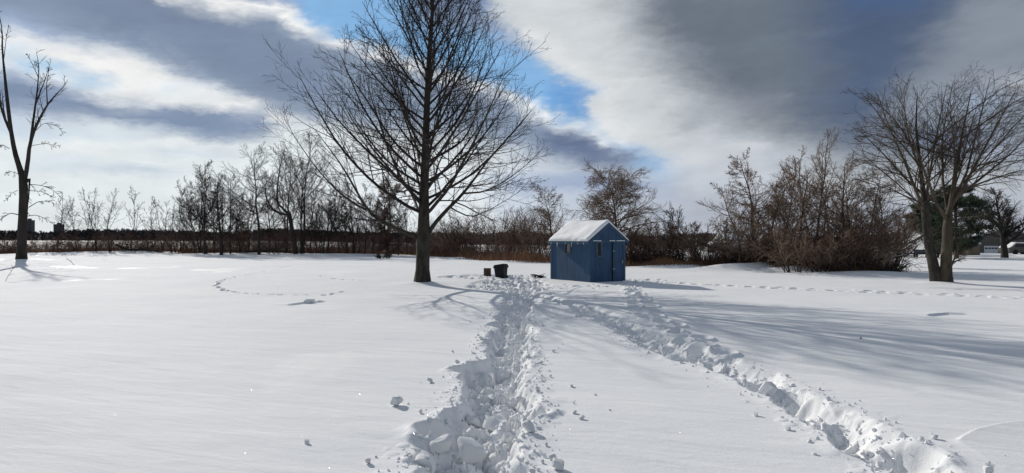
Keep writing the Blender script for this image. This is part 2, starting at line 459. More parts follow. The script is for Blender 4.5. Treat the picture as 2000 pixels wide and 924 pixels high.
# trodden trail from the viewer to the shed and bins
T1 = [gp(900, 924), gp(937, 860), gp(972, 800), gp(970, 740), gp(988, 700), gp(995, 650), gp(1008, 600), gp(1022, 570), gp(1010, 548)]
T1y = np.array([0, 3.5] + [p[1] for p in T1]); T1x = np.array([-.55, -.5] + [p[0] for p in T1])
T1w = np.array([.38, .38, .38, .41, .42, .42, .37, .36, .46, .66, 1.05])
# second trail, from the foreground right towards the shed
T2 = [(3.6, -2), (3.5, 2), (3.40, 4.2), gp(1800, 920), gp(1700, 862), gp(1622, 820), gp(1535, 765), gp(1470, 733), gp(1390, 706), gp(1300, 678), gp(1220, 640), gp(1130, 600), gp(1050, 576)]
T4 = [gp(1230, 551), gp(1250, 590), gp(1282, 630), gp(1335, 660), gp(1390, 690)]

def base_h(x, y):
    r = np.hypot(x, y)
    z = .05 * fbm(x / 7, y / 9, 3, 3) * sstep(1, 12, r) + .018 * fbm(x / 1.7, (y + .4 * x) / 1.1, 9, 3)
    z = z + .22 * vnoise(x / 60 + 3.1, y / 60, 21) * sstep(25, 80, r)
    # drifts in front of the hedges
    for px, py, h, a, b in ((1440, 528, .42, 2.6, 1.1), (1560, 531, .36, 1.8, 1.0), (1500, 527, .34, 1.2, .7), (1330, 522, .24, 2.5, 1.2), (1700, 536, .2, 3.0, 1.5), (1010, 512, .16, 4, 1.3), (900, 504, .14, 5, 1.6), (660, 498, .22, 8, 2), (470, 496, .2, 9, 2.2), (240, 494, .35, 10, 2.2), (100, 497, .3, 6, 2.5)):
        cx, cy = gp(px, py)
        z = z + h * np.exp(-((x - cx) / a) ** 2 - ((y - cy) / b) ** 2)
    # mounds round trunks and shed
    for px, py, h, s in ((826, 556, .14, .9), (1840, 553, .12, .9), (42, 508, .2, 1.6)):
        cx, cy = gp(px, py)
        z = z + h * np.exp(-((x - cx) ** 2 + (y - cy - .1) ** 2) / s ** 2)
    return z

GZ = base_h(GX, GY)
GZ[0, :] = GZ[0, 0]

# --- trail one
m = (GY > .2) & (GY < 40) & (np.abs(GX) < 5) & (RG > .2)
x, y = GX[m], GY[m]
cx = np.interp(y, T1y, T1x) + .10 * vnoise(y * 1.3, y * 0, 31) + .10 * vnoise(y * .6, y * 0 + 4, 33); hw = np.interp(y, T1y, T1w)
side = np.where(x < cx, 40, 50)
hwn = hw * (1 + .42 * vnoise(y * 1.5, side, 35) + .25 * vnoise(y * 4.0, side, 36))
e = np.abs(x - cx) - hwn + .16 * fbm(x * 3.0, y * 3.0, 37, 2)
end = sstep(33.5, 30.5, y)
t = sstep(.08, -.15, e) * end
# round the bins and the fire place the snow is trodden over a wider patch
bx, by = gp(965, 541)
el_ = ((x - bx) / 2.6) ** 2 + ((y - by) / 2.2) ** 2 + .6 * fbm(x * 1.1, y * 1.1, 77, 3)
bx2, by2 = gp(1000, 556)
el2_ = ((x - bx2) / 1.7) ** 2 + ((y - by2) / 4.0) ** 2 + .6 * fbm(x * 1.1, y * 1.1, 78, 3)
t = np.maximum(t, .75 * np.maximum(sstep(1.1, .7, el_), sstep(1.1, .7, el2_)))
D = np.interp(y, [0, 9, 14, 22, 30], [.215, .20, .15, .11, .09])
A1 = np.interp(y, [0, 10, 16, 24, 30], [.80, .78, .72, .7, .7])
wx = x + .05 * vnoise(x * 8, y * 8, 41); wy = y + .05 * vnoise(x * 8, y * 8, 42)
d1, r1, r2, r3, dx, dy = facet(wx, wy, .27, 50)
c1 = (r1 - .56) * .22 + (dx * (r2 - .5) + dy * (r3 - .4)) * .24 - .06 * sstep(.3, .6, d1)
d2, q1, q2, q3, ex, ey = facet(wx, wy, .135, 60)
c2 = (q1 - .45) * .10 + (ex * (q2 - .5) + ey * (q3 - .4)) * .11
d3, s1, s2, s3, fx, fy = facet(wx, wy, .06, 66)
c3 = (s1 - .5) * .035 + (fx * (s2 - .5) + fy * (s3 - .4)) * .03
foot = -.14 * np.exp(-((np.mod(y + .2 * np.sign(x - cx), .62) - .31) / .15) ** 2 - ((np.abs(x - cx) - .22) / .14) ** 2)
dz = t * (-D + A1 * (c1 + c2 + c3) + foot + .04 * fbm(x * 5, y * 5, 70, 4) + .02 * fbm(x * 17, y * 17, 72, 3))
# crumbs thrown out beside it
cr = sstep(.62, .0, e) * (1 - t) * end
d4, g1, g2, g3, hx, hy = facet(x, y, .16, 80)
dome = np.sqrt(np.clip(1 - (d4 / .42) ** 2, 0, 1))
dz = dz + cr * np.where(g1 > 1.04 - .36 * cr, dome * (.004 + .016 * g2), 0)
dz = dz + .03 * sstep(.35, .02, e) * sstep(-.03, .05, e) * end * (.2 + vnoise(x * 3, y * 3, 83) + .5)
GZ[m] += dz

def poly_dist(P, x, y):
    best = np.full(x.shape, 1e9); s = np.zeros(x.shape); side = np.zeros(x.shape); acc = 0
    for (ax, ay), (bx, by) in zip(P[:-1], P[1:]):
        ex, ey = bx - ax, by - ay; L = math.hypot(ex, ey)
        tt = np.clip(((x - ax) * ex + (y - ay) * ey) / (L * L), 0, 1)
        qx, qy = x - ax - tt * ex, y - ay - tt * ey; d = np.hypot(qx, qy)
        k = d < best
        best = np.where(k, d, best); s = np.where(k, acc + tt * L, s); side = np.where(k, np.sign(ex * qy - ey * qx), side)
        acc += L
    return best, s, side

# --- trail two: post-holes that ran together
m = (GY > -2) & (GY < 27) & (GX > -.5) & (GX < 6.5)
x, y = GX[m], GY[m]
d, s, sd_ = poly_dist(T2, x, y)
hw = np.interp(y, [0, 6, 9, 10.5, 13, 18, 24], [.33, .33, .28, .40, .42, .34, .30])
e = d - hw * (1 + .40 * vnoise(s * 1.4, sd_ * 5 + 9, 91) + .2 * vnoise(s * 4, sd_ * 5 + 9, 92)) + .15 * fbm(x * 2.6, y * 2.6, 93, 2)
t = np.where(sd_ > 0, sstep(.05, -.10, e), sstep(.12, -.22, e)) * sstep(25, 23, y)
D = np.interp(y, [0, 9, 12, 20], [.17, .15, .09, .06])
wx = x + .05 * vnoise(x * 7, y * 7, 94); wy = y + .05 * vnoise(x * 7, y * 7, 95)
d1, r1, r2, r3, dx, dy = facet(wx, wy, .30, 150)
d2, q1, q2, q3, ex, ey = facet(wx, wy, .11, 160)
A1 = np.interp(y, [0, 9, 12, 25], [.7, .7, .62, .6])
foot = -.13 * np.exp(-((np.mod(s, .72) - .36) / .2) ** 2) * sstep(.30, .06, d)
dz = t * (-D + A1 * ((r1 - .62) * .17 + (dx * (r2 - .5) + dy * (r3 - .4)) * .2 + (q1 - .45) * .07 + (ex * (q2 - .5) + ey * (q3 - .5)) * .07) + foot + .04 * fbm(x * 4, y * 4, 96, 4) + .015 * fbm(x * 15, y * 15, 98, 3))
dz = dz + .025 * sstep(.28, .0, e) * sstep(-.04, .04, e) * (.5 + vnoise(x * 2.4, y * 2.4, 97)) * sstep(25, 23, y)
cr = sstep(.55, .0, e) * (1 - t) * sstep(25, 23, y)
d4, g1, g2, g3, hx, hy = facet(x, y, .17, 180)
dz = dz + cr * np.where(g1 > 1.04 - .34 * cr, np.sqrt(np.clip(1 - (d4 / .42) ** 2, 0, 1)) * (.004 + .014 * g2), 0)
GZ[m] += dz

# --- single foot and paw prints
rngp = np.random.default_rng(5)
def pit(x0, y0, rx, ry, ang, depth, rim=.25, sharp=.5):
    r0 = math.hypot(x0, y0); a0 = math.atan2(x0, y0); mr = max(rx, ry) * 2.0
    i0, i1 = np.searchsorted(RR, [r0 - mr, r0 + mr]); da = mr / max(r0, .5)
    j0, j1 = np.searchsorted(AA, [a0 - da, a0 + da])
    if i1 <= i0 or j1 <= j0: return
    x = GX[i0:i1, j0:j1] - x0; y = GY[i0:i1, j0:j1] - y0
    c, s = math.cos(ang), math.sin(ang)
    q = np.hypot((x * c + y * s) / rx, (-x * s + y * c) / ry) + .25 * vnoise(GX[i0:i1, j0:j1] * 7, GY[i0:i1, j0:j1] * 7, 12)
    GZ[i0:i1, j0:j1] += -depth * sstep(1.0, sharp, q) + depth * rim * np.exp(-((q - 1.25) / .22) ** 2)

def along(P, step, jit, fn):
    P = np.array(P); L = np.hypot(*np.diff(P, axis=0).T); acc = np.concatenate([[0], np.cumsum(L)])
    k = 0; s = 0
    while s < acc[-1]:
        xx = np.interp(s, acc, P[:, 0]); yy = np.interp(s, acc, P[:, 1])
        x2 = np.interp(s + .1, acc, P[:, 0]); y2 = np.interp(s + .1, acc, P[:, 1])
        fn(xx + rngp.normal(0, jit), yy + rngp.normal(0, jit), math.atan2(y2 - yy, x2 - xx), k)
        k += 1; s += step * rngp.uniform(.8, 1.2)

along(T4, .42, .10, lambda a, b, g, k: pit(a + .13 * (-1) ** k, b, .24, .17, g, .16, .3))
for row in (0, .42):
    along([(gp(1232, 549)[0], gp(1232, 549)[1] + row), (gp(1500, 562)[0], gp(1500, 562)[1] + row * 1.5), (gp(2000, 584)[0], gp(2000, 584)[1] + row * 2.2), (19, 20)], .58, .05, lambda a, b, g, k: pit(a, b, .20, .13, g, .09, .25))
for k in range(46):                       # well-trodden snow by the shed door
    a, b = gp(rngp.uniform(1216, 1300), rngp.uniform(545, 557))
    pit(a, b, .20, .14, rngp.uniform(0, 3), rngp.uniform(-.05, .11), .3)
for k in range(16):
    a, b = gp(rngp.uniform(1050, 1215), rngp.uniform(556, 566))
    pit(a, b, .14, .10, rngp.uniform(0, 3), .08, .4)
paws = lambda a, b, g, k: pit(a, b, .14, .11, g, .10, .2)
along([gp(*p) for p in ((575, 516), (540, 526), (510, 532), (470, 540), (438, 546), (424, 558), (440, 568), (480, 573), (560, 576), (640, 577), (672, 570))], .5, .06, paws)
along([gp(*p) for p in ((690, 531), (632, 534), (624, 540), (660, 546), (720, 548))], .8, .06, lambda a, b, g, k: pit(a, b, .15, .12, g, .10, .3))
along([gp(*p) for p in ((196, 500), (210, 511), (300, 514))], 1.2, .1, lambda a, b, g, k: pit(a, b, .25, .2, g, .1, .3))
# deep single holes close by
for (px, py, rx, ry, an, de) in ((1030, 806, .25, .20, .2, .34), (852, 838, .17, .26, -.5, .34), (1012, 762, .16, .16, 0, .18), (925, 905, .2, .2, 0, .16), (900, 720, .2, .15, .3, .16), (1640, 838, .2, .25, .6, .12), (1770, 880, .22, .3, .5, .22), (1560, 775, .15, .3, .6, .2)):
    a, b = gp(px, py); pit(a, b, rx, ry, an, de, .1, .62)

# --- wind-cut crust edges
for P, h in (([gp(*p) for p in ((2060, 815), (2000, 823), (1945, 831), (1900, 841), (1878, 852), (1866, 859), (1842, 858))], .035), ([gp(*p) for p in ((2020, 752), (1985, 758), (1930, 752), (1850, 756), (1780, 754))], .02), ([gp(*p) for p in ((560, 597), (600, 592), (640, 590))], .05), ([gp(*p) for p in ((1810, 618), (1850, 614), (1890, 616))], .05)):
    P = np.array(P); x0, x1 = P[:, 0].min() - 1, P[:, 0].max() + 1; y0, y1 = P[:, 1].min() - 1, P[:, 1].max() + 1
    m = (GX > x0) & (GX < x1) & (GY > y0) & (GY < y1)
    d, s, sg = poly_dist([tuple(p) for p in P], GX[m], GY[m])
    L = s.max() + 1e-6; en = sstep(0, .12, s / L) * sstep(1, .88, s / L)
    GZ[m] += en * h * np.exp(-d / .35) * np.where(sg > 0, sstep(0, .03, d), -.25 * sstep(0, .03, d))

def gz(x, y):
    r = math.hypot(x, y); a = math.atan2(x, y)
    i = min(max(int(np.searchsorted(RR, r)), 1), nR - 1); j = min(max(int(np.searchsorted(AA, a)), 1), nA - 1)
    if r - RR[i - 1] < RR[i] - r: i -= 1
    if a - AA[j - 1] < AA[j] - a: j -= 1
    return float(GZ[i, j])
def gzb(x, y, w=.4):                      # ground height averaged over a small footprint
    return float(np.mean(base_h(np.array([x, x - w, x + w, x, x]), np.array([y, y, y, y - w, y + w]))))

idx = np.arange(nR * nA).reshape(nR, nA)
nxt = np.roll(idx, -1, axis=1)
quads = np.stack([idx[:-1], nxt[:-1], nxt[1:], idx[1:]], -1)[1:].reshape(-1, 4)
cap = np.stack([np.full(nA, 0), nxt[1], idx[1]], -1)
gme = np_mesh('snow_ground', np.stack([GX, GY, GZ], -1).reshape(-1, 3), [quads[:, ::-1], cap[:, ::-1]])
gme.set_sharp_from_angle(angle=R(46))
ground = link('ground', gme, M['snow_ground']); tag(ground, kind='structure')

# ------------------------------------------------------------------ plants: branching wood grown level by level
def norm(v): return v / np.maximum(np.linalg.norm(v, axis=-1, keepdims=True), 1e-9)

def grow(rng, start, dirs, length, r0, r1, P, wig, up):
    n = len(start); pts = np.zeros((n, P, 3)); pts[:, 0] = start; d = norm(dirs)
    seg = (np.asarray(length) / (P - 1))[:, None]; upv = np.zeros((n, 3)); upv[:, 2] = up
    for i in range(1, P):
        pts[:, i] = pts[:, i - 1] + d * seg
        d = norm(d + rng.normal(0, wig, (n, 3)) + upv)
    tt = np.linspace(0, 1, P)[None]
    rad = np.asarray(r0)[:, None] * (1 - tt) ** .8 + np.asarray(r1) * np.ones((n, 1)) * (1 - (1 - tt) ** .8)
    return pts, rad

def spawn(rng, pts, rad, rid, k, u0, u1, ang, asd, lf, P, wig, up, rf=.6, rmin=.006, taper=.7, keep=1.0, flat=0.0, r1=None, even=True):
    n, Pp, _ = pts.shape
    pid = np.repeat(np.arange(n), k)
    if even: u = (np.tile((np.arange(k) + .5) / k, n) + rng.uniform(-.5, .5, n * k) / k) * (u1 - u0) + u0
    else: u = rng.uniform(u0, u1, n * k)
    if keep < 1:
        q = rng.random(len(pid)) < keep; pid = pid[q]; u = u[q]
    f = u * (Pp - 1); i = np.minimum(f.astype(int), Pp - 2); w = (f - i)[:, None]
    p = pts[pid, i] * (1 - w) + pts[pid, i + 1] * w
    t = norm(pts[pid, i + 1] - pts[pid, i]); pr = rad[pid, i] * (1 - w[:, 0]) + rad[pid, i + 1] * w[:, 0]
    q = rng.normal(0, 1, p.shape); q[:, 2] *= (1 - flat)
    q = norm(q - t * (q * t).sum(-1, keepdims=True))
    a = np.radians(rng.normal(ang, asd, len(p)))[:, None]
    L = np.linalg.norm(np.diff(pts, axis=1), axis=-1).sum(1)[pid] * lf * (1.1 - taper * u) * rng.uniform(.65, 1.3, len(p))
    r0 = np.maximum(pr * rf, rmin)
    c, r = grow(rng, p, t * np.cos(a) + q * np.sin(a), L, r0, (r1 or rmin * .7), P, wig, up)
    return c, r, rid[pid]

def tubes(pts, rad, S):
    n, P, _ = pts.shape
    t = np.empty_like(pts); t[:, 1:-1] = pts[:, 2:] - pts[:, :-2]; t[:, 0] = pts[:, 1] - pts[:, 0]; t[:, -1] = pts[:, -1] - pts[:, -2]
    t = norm(t); mean = norm(t.mean(1)); ref = np.where(np.abs(mean[:, 2:3]) < .8, [[0, 0, 1.0]], [[1.0, .13, 0]])[:, None]
    a = norm(ref - t * (t * ref).sum(-1, keepdims=True)); b = np.cross(t, a)
    th = np.arange(S) / S * 2 * math.pi
    V = pts[:, :, None] + rad[:, :, None, None] * (a[:, :, None] * np.cos(th)[:, None] + b[:, :, None] * np.sin(th)[:, None])
    ix = np.arange(n * P * S).reshape(n, P, S); nx = np.roll(ix, -1, 2)
    Q = np.stack([ix[:, :-1], nx[:, :-1], nx[:, 1:], ix[:, 1:]], -1).reshape(-1, 4)
    return V.reshape(-1, 3), Q

def wood_mesh(name, batches, origin=(0, 0, 0)):          # batches: (pts, rad, sides)
    Vs, Qs, o = [], [], 0
    for pts, rad, S in batches:
        if len(pts) == 0: continue
        v, q = tubes(pts, rad, S); Vs.append(v); Qs.append(q + o); o += len(v)
    return np_mesh(name, np.concatenate(Vs) - np.array(origin), [np.concatenate(Qs)])

def smooth_path(P, n):
    P = np.asarray(P, float); L = np.concatenate([[0], np.cumsum(np.linalg.norm(np.diff(P, axis=0), axis=1))])
    s = np.linspace(0, L[-1], n * 4); q = np.stack([np.interp(s, L, P[:, k]) for k in range(3)], -1)
    for _ in range(5): q[1:-1] = .25 * q[:-2] + .5 * q[1:-1] + .25 * q[2:]
    return q[np.linspace(0, len(q) - 1, n).round().astype(int)]

def trunk_mesh(name, path, rads, S, origin, flare=0.0, seed=0):
    rng = np.random.default_rng(seed)
    n = len(path); v, q = tubes(path[None], rads[None], S)
    th = np.tile(np.arange(S), n); z = np.repeat(np.arange(n), S)
    c = np.repeat(path, S, 0)
    k = 1 + .05 * np.sin(th * 2 * math.pi / S * 3 + z * .3) + .04 * rng.normal(0, 1, n * S)
    if flare:
        hh = (c[:, 2] - path[0, 2]); k = k + flare * np.exp(-hh / .35) * (1 + .5 * np.sin(th * 2 * math.pi / S * 5))
    v = c + (v - c) * k[:, None]
    return np_mesh(name, v - np.array(origin), [q])

def resample(pts, rad, P):
    s = np.linspace(0, pts.shape[0] - 1, P); i = np.minimum(s.astype(int), pts.shape[0] - 2); w = s - i
    return pts[i] * (1 - w[:, None]) + pts[i + 1] * w[:, None], rad[i] * (1 - w) + rad[i + 1] * w

# ---- the tall tree in the middle
rng = np.random.default_rng(11)
tx, ty = gp(825, 556); tz = gzb(tx, ty) - .05
bt = np.array([tx, ty, tz])
def tp(px, py, dd=0.0): return np.array(W(px, py, ty + dd))
trunk = smooth_path([bt, tp(826, 470), tp(827, 400), tp(831, 300), tp(834, 200), tp(839, 100), tp(846, 0), tp(846, -60), tp(850, -115)], 26)
trunk[0] = bt
hz = trunk[:, 2] - tz
tr_r = np.interp(hz, [0, .6, 1.9, 2.6, 4, 6, 9, 11.5, 14.2], [.30, .275, .265, .235, .185, .150, .105, .065, .014])
main = thing('bare_tree', 'tall bare tree with a dark straight trunk, standing alone in the middle of the snow', 'tree', bt)
link('trunk', trunk_mesh('trunk', trunk, tr_r, 14, bt, .22, 1), M['bark_big'], main)
prim = []
def at_h(h):
    return np.array([np.interp(h, hz, trunk[:, k]) for k in range(3)]), np.interp(h, hz, tr_r)
for P, r in (([tp(816, 462), tp(790, 454, -.4), tp(745, 434, -1.0), tp(718, 412, -1.3), tp(700, 380, -1.5), tp(672, 330, -1.8), tp(645, 292, -2.0), tp(608, 245, -2.2)], .10),
             ([tp(716, 410, -1.3), tp(690, 398, -1.5), tp(655, 370, -1.6), tp(615, 325, -1.4), tp(578, 272, -1.0), tp(552, 225, -.8)], .05),
             ([tp(838, 452), tp(852, 432, .2), tp(878, 404, .6), tp(900, 384, .8), tp(925, 352, 1.0), tp(955, 310, 1.2), tp(1000, 262, 1.4), tp(1040, 215, 1.5)], .095),
             ([tp(878, 404, .6), tp(905, 420, .9), tp(925, 424, 1.1), tp(960, 408, 1.4), tp(1010, 378, 1.8), tp(1035, 350, 2)], .035),
             ([tp(905, 378, .8), tp(945, 375, .4), tp(985, 355, 0), tp(1025, 325, -.4), tp(1060, 290, -.6)], .045),
             ([tp(822, 395), tp(800, 372, -.8), tp(770, 340, -1.6), tp(735, 300, -2.2), tp(690, 240, -2.8), tp(660, 180, -3.0)], .075),
             ([tp(838, 360), tp(870, 330, .9), tp(905, 290, 1.6), tp(945, 235, 2.0), tp(985, 170, 2.3)], .07)):
    q = smooth_path(P, 12); prim.append((q, np.interp(np.linspace(0, 1, 12), [0, .5, 1], [r, r * .46, .006])))
NP = 72
for i in range(NP):
    f = i / (NP - 1); h = 2.6 + 10.8 * f ** 1.05
    p, r = at_h(h); a = i * 2.39996 + rng.uniform(-.4, .4)
    th = np.radians(64 - 32 * f + rng.normal(0, 5)); L = (6.7 * (1 - f) ** .95 + 1.0) * rng.uniform(.78, 1.08)
    dvec = np.array([[math.sin(a) * math.sin(th), math.cos(a) * math.sin(th), math.cos(th)]])
    c, rr = grow(rng, p[None], dvec, [L], [min(r * .45, .010 + .0085 * L)], .006, 12, .055, .07)
    prim.append((c[0], rr[0]))
PP = np.array([p for p, r in prim]); PR = np.array([r for p, r in prim]); rid = np.arange(len(prim))
l2 = spawn(rng, PP, PR, rid, 12, .14, .98, 40, 10, .46, 7, .07, .05, .45, .0075)
l3 = spawn(rng, *l2, 6, .15, .97, 36, 10, .50, 5, .07, .05, .6, .0052)
l3b = spawn(rng, PP, PR, rid, 9, .25, 1.0, 45, 12, .16, 5, .07, .05, .35, .0055)
l4 = spawn(rng, *l3, 3, .25, .98, 36, 12, .55, 4, .08, .04, .7, .0042)
for i in range(len(prim)):
    bs = [(PP[i:i + 1], PR[i:i + 1], 7)] + [(l[0][l[2] == i], l[1][l[2] == i], s) for l, s in ((l2, 5), (l3, 3), (l3b, 3), (l4, 3))]
    link('branch', wood_mesh('branch', bs, bt), M['bark_big'] if i < 7 else M['twig_dark'], main)
print('main tree twigs', len(l2[0]), len(l3[0]), len(l4[0]))

# ---- the twin-trunked tree on the right
rng = np.random.default_rng(21)
rx, ry = gp(1842, 553)
br = np.array([rx, ry, gzb(rx, ry) - .05])
def rp(px, py, dd=0.0): return np.array(W(px, py, ry + dd))
twin = thing('bare_tree', 'spreading bare tree with two trunks joined at the snow, at the right of the field', 'tree', br)
ta = smooth_path([rp(1831, 556, .1), rp(1824, 520, .1), rp(1815, 480, .1), rp(1809, 440), rp(1807, 405), rp(1803, 375), rp(1797, 320, .2), rp(1789, 250, .5), rp(1792, 180, .9)], 18)
tb = smooth_path([rp(1847, 558, -.1), rp(1848, 510, -.1), rp(1851, 460, -.1), rp(1850, 432), rp(1858, 395), rp(1866, 340, -.3), rp(1880, 260, -.7), rp(1897, 180, -1)], 18)
link('trunk', trunk_mesh('trunk', ta, np.interp(np.linspace(0, 1, 18), [0, .1, .35, .5, 1], [.24, .20, .16, .09, .012]), 12, br, .2, 3), M['bark_big'], twin)
link('trunk', trunk_mesh('trunk', tb, np.interp(np.linspace(0, 1, 18), [0, .1, .3, .42, 1], [.26, .22, .19, .10, .012]), 12, br, .2, 4), M['bark_pale'], twin)
prim = []
for P, r in (([rp(1806, 410), rp(1788, 370, -.4), rp(1765, 310, -.8), rp(1735, 245, -1.2), rp(1715, 185, -1.4)], .075),
             ([rp(1803, 380), rp(1770, 350, .6), rp(1725, 300, 1.2), rp(1680, 255, 1.6)], .06),
             ([rp(1807, 400), rp(1816, 340, .8), rp(1832, 250, 1.4), rp(1850, 165, 1.8)], .065),
             ([rp(1800, 340, .2), rp(1775, 270, .4), rp(1765, 200, .8), rp(1775, 155, 1)], .05),
             ([rp(1850, 430), rp(1830, 400, -.6), rp(1808, 340, -1.2), rp(1782, 270, -1.8), rp(1752, 205, -2.2)], .08),
             ([rp(1856, 405), rp(1880, 370, -.4), rp(1912, 310, -1.0), rp(1950, 240, -1.5), rp(1985, 175, -1.8)], .08),
             ([rp(1857, 400), rp(1888, 340, .6), rp(1905, 270, 1.2), rp(1925, 190, 1.6), rp(1935, 150, 1.8)], .07),
             ([rp(1852, 420), rp(1842, 360, .6), rp(1840, 270, 1.1), rp(1862, 160, 1.6)], .06),
             ([rp(1870, 385, -.2), rp(1920, 345, .4), rp(1975, 300, .8), rp(2040, 230, 1.2)], .065),
             ([rp(1880, 372, -.2), rp(1930, 352, -.8), rp(1985, 335, -1.2), rp(2050, 325, -1.6)], .045),
             ([rp(1808, 420), rp(1780, 390, -.8), rp(1735, 365, -1.4), rp(1690, 350, -1.8)], .04),
             ([rp(1852, 440), rp(1885, 425, -.6), rp(1925, 420, -1.0), rp(1960, 428, -1.3)], .03),
             ([rp(1812, 455), rp(1770, 478, -.7), rp(1745, 500, -1.0), rp(1725, 503, -1.2)], .045),
             ([rp(1852, 535, -.1), rp(1864, 505, -.2), rp(1872, 480, -.3), rp(1880, 462, -.3)], .05),
             ([rp(1830, 270), rp(1900, 215, .8), rp(1960, 170, 1.4), rp(2010, 150, 1.6)], .04)):
    q = smooth_path(P, 12); prim.append((q, np.interp(np.linspace(0, 1, 12), [0, .5, 1], [r, r * .55, .009])))
for i in range(20):
    src = ta if i % 2 else tb
    f = rng.uniform(.32, .80); k = f * 17; j = int(k); p = src[j] * (1 - k + j) + src[min(j + 1, 17)] * (k - j)
    a = i * 2.4 + rng.uniform(-.3, .3); th = np.radians(rng.uniform(34, 66)); L = rng.uniform(3.4, 5.6) * (1.30 - f * .8)
    c, r = grow(rng, p[None], np.array([[math.sin(a) * math.sin(th), math.cos(a) * math.sin(th), math.cos(th)]]), [L], [.035], .008, 12, .05, .0)
    prim.append((c[0], r[0]))
PP = np.array([p for p, r in prim]); PR = np.array([r for p, r in prim]); rid = np.arange(len(prim))
l2 = spawn(rng, PP, PR, rid, 14, .12, .98, 40, 10, .48, 7, .06, -.005, .45, .0078)
l3 = spawn(rng, *l2, 6, .15, .97, 38, 10, .52, 5, .06, -.01, .6, .0052)
l4 = spawn(rng, *l3, 3, .25, .98, 36, 12, .55, 4, .07, -.01, .7, .0042)
for i in range(len(prim)):
    bs = [(PP[i:i + 1], PR[i:i + 1], 7)] + [(l[0][l[2] == i], l[1][l[2] == i], s) for l, s in ((l2, 4), (l3, 3), (l4, 3))]
    link('branch', wood_mesh('branch', bs, br), M['bark_pale'] if i < 15 else M['twig_tan'], twin)

# ---- the half-dead tree at the left edge
rng = np.random.default_rng(31)
lx, ly = gp(42, 508)
bl = np.array([lx, ly, gzb(lx, ly) - .1])
def lp(px, py, dd=0.0): return np.array(W(px, py, ly + dd))
dead = thing('bare_tree', 'tall half-dead tree with few limbs and a forked top at the left edge', 'tree', bl)
tl = smooth_path([lp(41, 511), lp(42, 470), lp(44, 430), lp(46, 390), lp(46, 350), lp(37, 325), lp(28, 295), lp(22, 262), lp(15, 210), lp(9, 150), lp(3, 95), lp(4, 60), lp(-2, 30)], 24)
link('trunk', trunk_mesh('trunk', tl, np.interp(np.linspace(0, 1, 24), [0, .05, .3, .4, .7, 1], [.44, .37, .33, .20, .12, .02]), 12, bl, .15, 5), M['bark_grey'], dead)
prim = []
for P, r in (([lp(48, 352), lp(54, 322, -.2), lp(57, 285, -.4), lp(66, 255, -.5), lp(80, 225, -.6), lp(100, 192, -.8), lp(118, 178, -.9), lp(132, 155, -1)], .25),
             ([lp(60, 272, -.4), lp(66, 225, .4), lp(72, 180, 1), lp(76, 130, 1.4), lp(70, 100, 1.6)], .15),
             ([lp(72, 195, 1), lp(86, 160, 1.4), lp(98, 120, 1.6)], .08), ([lp(92, 205, -.6), lp(90, 165, -1), lp(96, 130, -1.2)], .07), ([lp(74, 150, 1.2), lp(60, 120, 1.6), lp(52, 104, 1.6)], .05),
             ([lp(22, 262), lp(10, 235, .5), lp(0, 205, .9), lp(-12, 150, 1.3), lp(-18, 90, 1.6)], .16), ([lp(12, 240, .5), lp(5, 205, -.2), lp(4, 180, -.4)], .09),
             ([lp(6, 120), lp(12, 70, .4), lp(16, 48, .5)], .05), ([lp(4, 70), lp(-6, 40), lp(-4, 10)], .04),
             ([lp(52, 356), lp(58, 345), lp(56, 385, .2), lp(53, 415, .3)], .13),
             ([lp(56, 360, -.3), lp(80, 362, -.5), lp(102, 370, -.6), lp(122, 388, -.6)], .045), ([lp(55, 372, .3), lp(80, 374, .5), lp(105, 386, .6)], .04), ([lp(56, 405, .3), lp(74, 394, .5), lp(96, 392, .6), lp(110, 400, .6)], .05),
             ([lp(54, 422), lp(70, 420, .3), lp(92, 428, .5), lp(104, 438, .6)], .045), ([lp(38, 420), lp(20, 416, -.4), lp(4, 426, -.6), lp(-10, 440, -.7)], .06), ([lp(36, 340), lp(22, 335, .5), lp(8, 340, .8)], .035),
             ([lp(34, 372), lp(22, 378, .5), lp(10, 392, .8)], .03), ([lp(62, 262, -.4), lp(85, 240, -.3), lp(112, 246, 0), lp(124, 262, 0)], .04), ([lp(58, 285, -.4), lp(88, 280, -.2), lp(118, 286, 0)], .035), ([lp(18, 290), lp(4, 282, .5), lp(-8, 290, .8)], .04)):
    q = smooth_path(P, 12); prim.append((q, np.interp(np.linspace(0, 1, 12), [0, .5, 1], [r * .78, r * .46, .012])))
PP = np.array([p for p, r in prim]); PR = np.array([r for p, r in prim]); rid = np.arange(len(prim))
l2 = spawn(rng, PP, PR, rid, 10, .3, .99, 42, 12, .24, 6, .10, -.01, .35, .016, keep=.9)
l3 = spawn(rng, *l2, 5, .2, .98, 42, 12, .55, 4, .1, -.03, .6, .011)
for i in range(len(prim)):
    bs = [(PP[i:i + 1], PR[i:i + 1], 7)] + [(l[0][l[2] == i], l[1][l[2] == i], s) for l, s in ((l2, 4), (l3, 3))]
    link('branch', wood_mesh('branch', bs, bl), M['bark_grey'], dead)

# ---- hedgerow trees and bushes
def leaves(rng, pts, n, size):
    i = rng.integers(0, len(pts), n); j = rng.integers(1, pts.shape[1], n); c = pts[i, j] + rng.normal(0, size, (n, 3))
    a = norm(rng.normal(0, 1, (n, 3))) * size; b = norm(rng.normal(0, 1, (n, 3))) * size * .6
    V = np.stack([c - a, c + b, c + a, c - b], 1).reshape(-1, 3)
    return V, np.arange(n * 4).reshape(n, 4)

